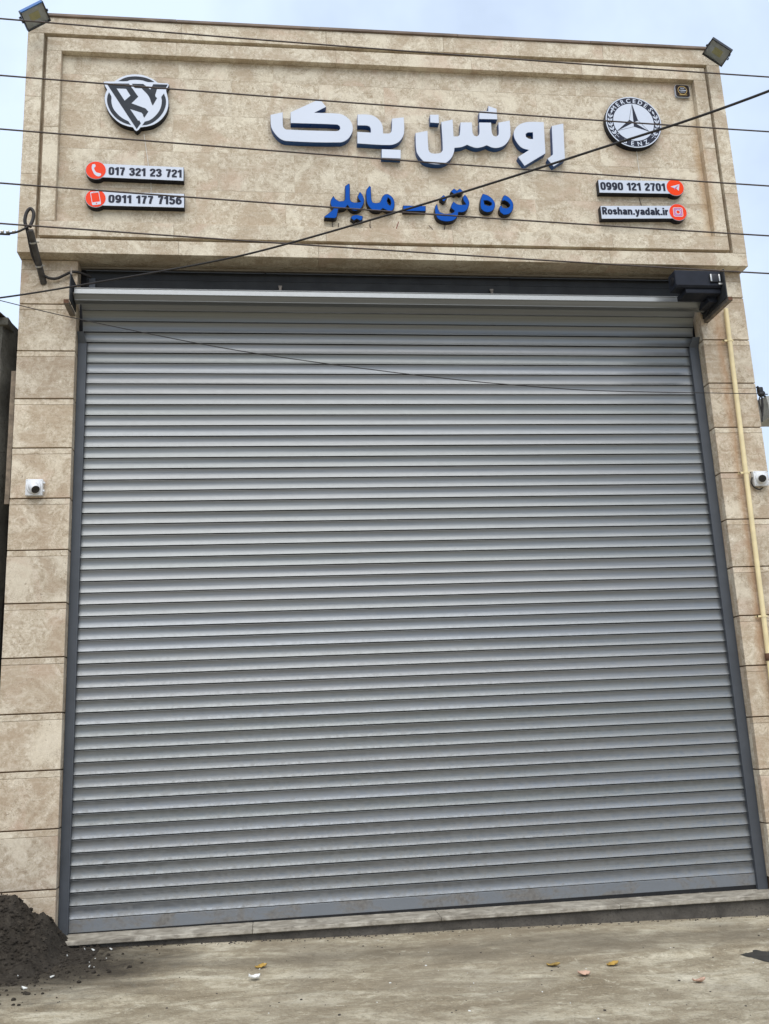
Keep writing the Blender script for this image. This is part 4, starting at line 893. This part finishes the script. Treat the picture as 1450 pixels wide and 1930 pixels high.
# ------------------------------------------------------------------ right-hand neighbour's beam and the cable clamp
cl = empty('cable_clamp', (5.868, .02, 4.1), 'black cable clamp with hanging wires on the right edge of the right pillar', 'clamp')
MB().cbox(5.845, 5.885, -.03, .02, 4.225, 4.285, .012).tube([(5.84, -.005, 4.295), (5.858, -.005, 4.27)], .012, 8).lathe([(.012, -.03), (.022, -.02), (.022, .02), (.012, .03)], Matrix.Translation((5.872, -.01, 4.225)) @ Matrix.Rotation(R_(70), 4, 'Y'), 12).tube([(5.86, -.01, 4.215), (5.905, -.01, 4.20)], .009, 8).build('clamp_body', M_black, cl, smooth=40)
for pts in ([(5.862, -.01, 4.21), (5.838, -.012, 4.16), (5.845, -.010, 4.09), (5.856, .0, 4.04), (5.848, .004, 3.98)], [(5.870, -.01, 4.21), (5.862, -.006, 4.12), (5.860, .004, 4.04), (5.852, .01, 3.97)], [(5.878, .0, 4.21), (5.876, .0, 4.12), (5.864, .01, 4.02)]):
    MB().tube(spline(pts, 7), .006, 7).build('hanging_wire', M_cable, cl, smooth=60)
bmv = MB(); v = []; f = []; nn = 16; prf = [(-.16, -.125), (.16, -.135), (.17, -.02), (.16, .10), (.02, .125), (-.15, .12), (-.17, .0)]
L = len(prf)
for i in range(nn+1):
    x = 6.895+i*2.2/nn
    for j, (a, c) in enumerate(prf):
        h = noise.noise(Vector((x*5, a*9, c*9)))*.02; v.append((x+(.03*noise.noise(Vector((j, 3, 1))) if i == 0 else 0), 1.75+a*(1+h), 4.685+c+h))
for i in range(nn):
    for j in range(L): f.append((i*L+j, (i+1)*L+j, (i+1)*L+(j+1) % L, i*L+(j+1) % L))
f += [tuple(range(L-1, -1, -1)), tuple(range(nn*L, nn*L+L))]
nb = empty('concrete_frame', (9.0, 1.75, -.2), 'weathered grey concrete beam end sticking out behind the right pillar', 'beam')
mesh_obj('beam', v, f, M_beam, nb, smooth=30)
MB().cbox(8.85, 9.2, 1.55, 1.95, -.4, 4.56, .015).build('post', M_beam, nb)

# ------------------------------------------------------------------ left neighbour
nw = empty('old_wall', (-1.8, .3, -.1), 'rough grey neighbouring wall at the left edge, lower than the shop', 'wall')
v = []; f = []; nzz = 60; nxx = 26
for j in range(nzz+1):
    z = -.3+j*5.18/nzz
    for i in range(nxx+1):
        t = i/nxx
        if t < .75: x = -3.2+(t/.75)*2.66; y = .12
        else: x = -.54+.012*math.sin(z*2.1); y = .12+(t-.75)/.25*2.4
        k_ = .03*noise.noise(Vector((x*3, y*3, z*2.2)))+.014*noise.noise(Vector((x*11, y*9, z*9)))
        if i == nxx*3//4: k_ *= .5
        v.append((x-(k_*.6 if t >= .75 else 0)-.012*noise.noise(Vector((z*4, 0, 9)))*(t >= .7), y-(k_ if t < .75 else 0), z))
for j in range(nzz):
    for i in range(nxx): f.append((j*(nxx+1)+i, j*(nxx+1)+i+1, (j+1)*(nxx+1)+i+1, (j+1)*(nxx+1)+i))
wf = mesh_obj('wall_face', v, f, M_oldwall, nw, smooth=40); wf.data.materials.append(M_gapshade)
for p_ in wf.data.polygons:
    if (p_.index % nxx) >= nxx*3//4+1: p_.material_index = 1  # side face towards the pillar takes the painted gap shade
MB().cbox(-3.2, -.56, .10, 2.5, 4.86, 4.93, .012).build('wall_cap', M_oldwall, nw)
tn = MB(); vv = []; ff = []
for i in range(25):
    x = -3.0+i*.1
    for y, z in ((-.06, 4.955), (.2, 5.01), (.9, 5.10), (2.2, 5.24)): vv.append((x, y+.02*noise.noise(Vector((x, y, 0))), z+.02*math.sin(i*math.pi/2*.9)+.03*noise.noise(Vector((x*2, y, 3)))-.05*max(0, (x+.9))/.3))
for i in range(24):
    for j in range(3): ff.append((i*4+j, (i+1)*4+j, (i+1)*4+j+1, i*4+j+1))
to = mesh_obj('tin_sheet', vv, ff, M_tin, None, smooth=50); tag(to, 'dark rusty corrugated tin sheet lying on top of the old left wall', 'tin sheet')
sm = to.modifiers.new('thickness', 'SOLIDIFY'); sm.thickness = .006
bt = MB(); vv = []
for i in range(13):
    z = 3.34+i*(4.45-3.34)/12; w_ = .018+.004*noise.noise(Vector((z*4, 1, 1))); xx = -.497+.004*noise.noise(Vector((z*3, 4, 1)))+(z-3.34)*.004
    vv += [(xx-w_, .085, z), (xx+w_, .085, z), (xx+w_, .11, z), (xx-w_, .11, z)]
ff = [(i*4+j, i*4+(j+1) % 4, (i+1)*4+(j+1) % 4, (i+1)*4+j) for i in range(12) for j in range(4)]+[(3, 2, 1, 0), (48, 49, 50, 51)]
bo = mesh_obj('wooden_batten', vv, ff, M_wood, None); tag(bo, 'weathered wooden batten wedged in the gap left of the left pillar', 'batten')

# ------------------------------------------------------------------ soil heap, litter
PRF = [(-1.4, .10), (-1.05, .26), (-.75, .42), (-.50, .46), (-.31, .455), (-.215, .448), (-.165, .38), (-.105, .316), (-.075, .325), (-.046, .335), (-.01, .31), (.026, .26), (.08, .165), (.115, .110), (.16, .075), (.30, .06), (.6, .05)]
def pile_h(x, y):
    for (xa, ha), (xb, hb) in zip(PRF, PRF[1:]):
        if xa <= x <= xb: H = ha+(hb-ha)*(x-xa)/(xb-xa)-.095; break
    else: H = 0
    yc = -.20; run_ = .42+1.15*max(0, min(H, .36))+.10*math.sin(x*5+1)
    d = (yc-y)/run_ if y < yc else (y-yc)/.9
    s_ = max(0., 1-d) if d > 0 else 1
    h = max(0, H)*(s_**1.25)+.02*max(0, 1-d*.8)*(x < .34)
    n = .030*noise.noise(Vector((x*6, y*6, 1)))+.022*noise.noise(Vector((x*15, y*15, 4)))+.012*noise.noise(Vector((x*36, y*36, 7)))
    k_ = min(1, max(0, h)/.06); return h+n*k_-.010*(1-k_)
v = []; f = []; nx_, ny_ = 90, 64; X0, X1, Y0, Y1 = -1.25, .42, -1.15, -.006
for j in range(ny_+1):
    for i in range(nx_+1):
        x = X0+(X1-X0)*i/nx_; y = Y0+(Y1-Y0)*j/ny_
        v.append((x+.006*noise.noise(Vector((x*30, y*30, 3))), y, gh(x, y)+pile_h(x, y)))
for j in range(ny_):
    for i in range(nx_): f.append((j*(nx_+1)+i, j*(nx_+1)+i+1, (j+1)*(nx_+1)+i+1, (j+1)*(nx_+1)+i))
po = mesh_obj('soil_heap', v, f, M_soil, None, smooth=70); tag(po, 'dark damp soil heap against the foot of the left pillar', 'soil heap')
def blob(c, r, sq=.6, seed=0):
    bm_ = bmesh.new(); bmesh.ops.create_icosphere(bm_, subdivisions=1, radius=1)
    v = [Vector((q.co.x*r, q.co.y*r, q.co.z*r*sq))*(1+.35*noise.noise(q.co*1.7+Vector((seed, 0, 0))))+Vector(c) for q in bm_.verts]; f = [[w_.index for w_ in p.verts] for p in bm_.faces]; bm_.free(); return v, f
cm = MB()
for i in range(1500):     # clods and pebbles on and round the heap
    x = random.gauss(-.15, .28); y = -abs(random.gauss(.40, .36))-.05
    if x < -1.1 or x > 1.0 or y < -1.5: continue
    h = gh(x, y)+(max(0, pile_h(x, y)) if x < .42 and y > -1.15 else 0); r = random.choice((.003, .003, .004, .004, .006, .006, .008, .011, .016))
    cm.add(*blob((x, y, h+r*.25), r, .7, i))
tag(cm.build('soil_clods', M_soil, None), 'small dark clods scattered over and around the soil heap', 'soil', kind='stuff')
CH = 'white chips near the soil heap'
chl = ['white square tile chip nearest the camera, left bottom corner', 'white tile chip at the foot of the soil heap, right of the square chip', 'tiny white crumb at the left edge of the soil heap', 'tiny white chip just below the left sill corner', 'small white chip lying alone right of the soil heap', 'sliver of white stone close under the left sill end', 'pale stone flake under the left sill end', 'flat pale shard right of the flakes under the sill']
for i, ((x, y), r) in enumerate(zip([(.07, -1.07), (.18, -.86), (-.02, -.86), (.16, -.34), (.36, -.64), (.25, -.22), (.31, -.24), (.42, -.19)], (.016, .017, .005, .006, .006, .006, .011, .010))):
    a = random.uniform(0, 3); pts = [(x+r*q*math.cos(a+t), y+r*q*math.sin(a+t)) for t, q in ((0, 1), (1.4, .8), (3.0, 1.05), (4.5, .85))]
    z = gh(x, y)+(max(0, pile_h(x, y)) if x < .42 else 0)+.003; vv = [(p[0], p[1], z+.010*(k_ == 2)) for k_, p in enumerate(pts)]+[(p[0], p[1], z+.006+.010*(k_ == 2)) for k_, p in enumerate(pts)]
    o = mesh_obj('stone_chip', vv, [(3, 2, 1, 0), (4, 5, 6, 7)]+[(k_, (k_+1) % 4, 4+(k_+1) % 4, 4+k_) for k_ in range(4)], M_chip, None); tag(o, chl[i], 'chip', CH)
def leaf(x, y, L, rz, mat, label, curl=.5, name='fallen_leaf', cat='leaf', group='fallen leaves'):
    v = []; f = []; n = 9
    for i in range(n+1):
        t = i/n; w_ = math.sin(math.pi*min(1, t*.97+.02))**.8*.36*L*(1+.25*math.sin(t*19))
        for j, s_ in enumerate((-1, -.5, 0, .5, 1)):
            v.append((t*L-.5*L, s_*w_, .004+curl*L*(.35*s_*s_*.6+.18*(t-.5)**2*4)+.003*math.sin(7*t+s_*3)))
    for i in range(n):
        for j in range(4): f.append((i*5+j, (i+1)*5+j, (i+1)*5+j+1, i*5+j+1))
    me = bpy.data.meshes.new(name); me.from_pydata(v, [], f); me.materials.append(mat); me.update()
    o = link(bpy.data.objects.new(name, me)); o.location = (x, y, gh(x, y)+.003); o.rotation_euler = (random.uniform(-.15, .15), random.uniform(-.15, .15), rz)
    s = o.modifiers.new('thickness', 'SOLIDIFY'); s.thickness = .0012
    for p in me.polygons: p.use_smooth = True
    return tag(o, label, cat, group)
leaf(1.45, -.83, .075, .3, M_leaf[0], 'single golden yellow leaf on the left half of the ground')
leaf(3.25, -1.18, .082, -.3, M_leaf[1], 'olive yellow leaf, left of the two yellow leaves on the right')
leaf(3.62, -1.21, .082, .2, M_leaf[0], 'golden leaf, right of the two yellow leaves on the right')
leaf(3.37, -1.39, .078, .1, M_leaf[2], 'pale pinkish curled leaf below the two yellow leaves', .8)
leaf(3.98, -1.64, .072, -.2, M_leaf[2], 'pale pinkish leaf nearest the right bottom corner', .8)
leaf(1.41, -1.11, .075, .5, M_chip, 'crumpled white paper scrap in front of the golden leaf', 1.1, 'paper_scrap', 'paper', None)
gb = MB()
for i in range(110):
    x = random.uniform(-.2, 5.2); y = random.uniform(-2.6, -.12); gb.add(*blob((x, y, gh(x, y)+.001), random.choice((.003, .004, .005, .007)), .6, i))
for i in range(260):
    x = random.uniform(.05, 5.35); y = -.10-abs(random.gauss(0, .03)); gb.add(*blob((x, y, gh(x, y)+.001), random.choice((.003, .004, .006, .009)), .7, i+.5))
for x, y in ((2.14, -.39), (1.87, -1.89), (1.68, -1.56), (4.87, -.68), (3.89, -1.56), (3.27, -2.02)): gb.add(*blob((x, y, gh(x, y)+.002), .009, .5, x))
tag(gb.build('ground_crumbs', M_bit, None), 'dark grit and crumbs scattered over the concrete ground', 'grit', kind='stuff')
gb = MB()
for i in range(36):
    x = random.uniform(.2, 5.2); y = random.uniform(-2.4, -.15); gb.add(*blob((x, y, gh(x, y)+.001), random.choice((.0025, .004, .005)), .6, i))
for x, y in ((2.48, -.99), (2.21, -1.33), (2.56, -1.92)): gb.add(*blob((x, y, gh(x, y)+.002), .008, .6, x))
tag(gb.build('pale_grit', M_chip, None), 'pale stone grit scattered over the concrete ground', 'grit', kind='stuff')
pts = [(4.50, -1.11), (4.58, -1.06), (4.70, -1.03), (4.95, -1.05), (5.15, -1.15), (5.1, -1.32), (4.85, -1.40), (4.62, -1.34), (4.55, -1.22)]
pts = ccw(smooth_poly(pts, 80, 9)); pts = [(p[0]+.022*noise.noise(Vector((p[0]*14, p[1]*14, 1)))+.01*noise.noise(Vector((p[0]*40, p[1]*40, 5))), p[1]+.022*noise.noise(Vector((p[0]*14, p[1]*14, 8)))+.01*noise.noise(Vector((p[0]*40, p[1]*40, 3)))) for p in pts]
ctr = (4.8, -1.2); rings = []
for k_ in (1., .75, .5, .25): rings.append([(ctr[0]+(p[0]-ctr[0])*k_, ctr[1]+(p[1]-ctr[1])*k_) for p in pts])
v = [(p[0], p[1], gh(*p)+(.0015 if i == 0 else .005)) for i, r in enumerate(rings) for p in r]+[(ctr[0], ctr[1], gh(*ctr)+.005)]; n = len(pts)
f = [(i*n+j, i*n+(j+1) % n, (i+1)*n+(j+1) % n, (i+1)*n+j) for i in range(3) for j in range(n)]+[(3*n+j, 3*n+(j+1) % n, 4*n) for j in range(n)]
tag(mesh_obj('mud_patch', v, f, M_mud, None, smooth=60), 'dark wet mud patch at the right edge of the ground', 'mud', kind='structure')
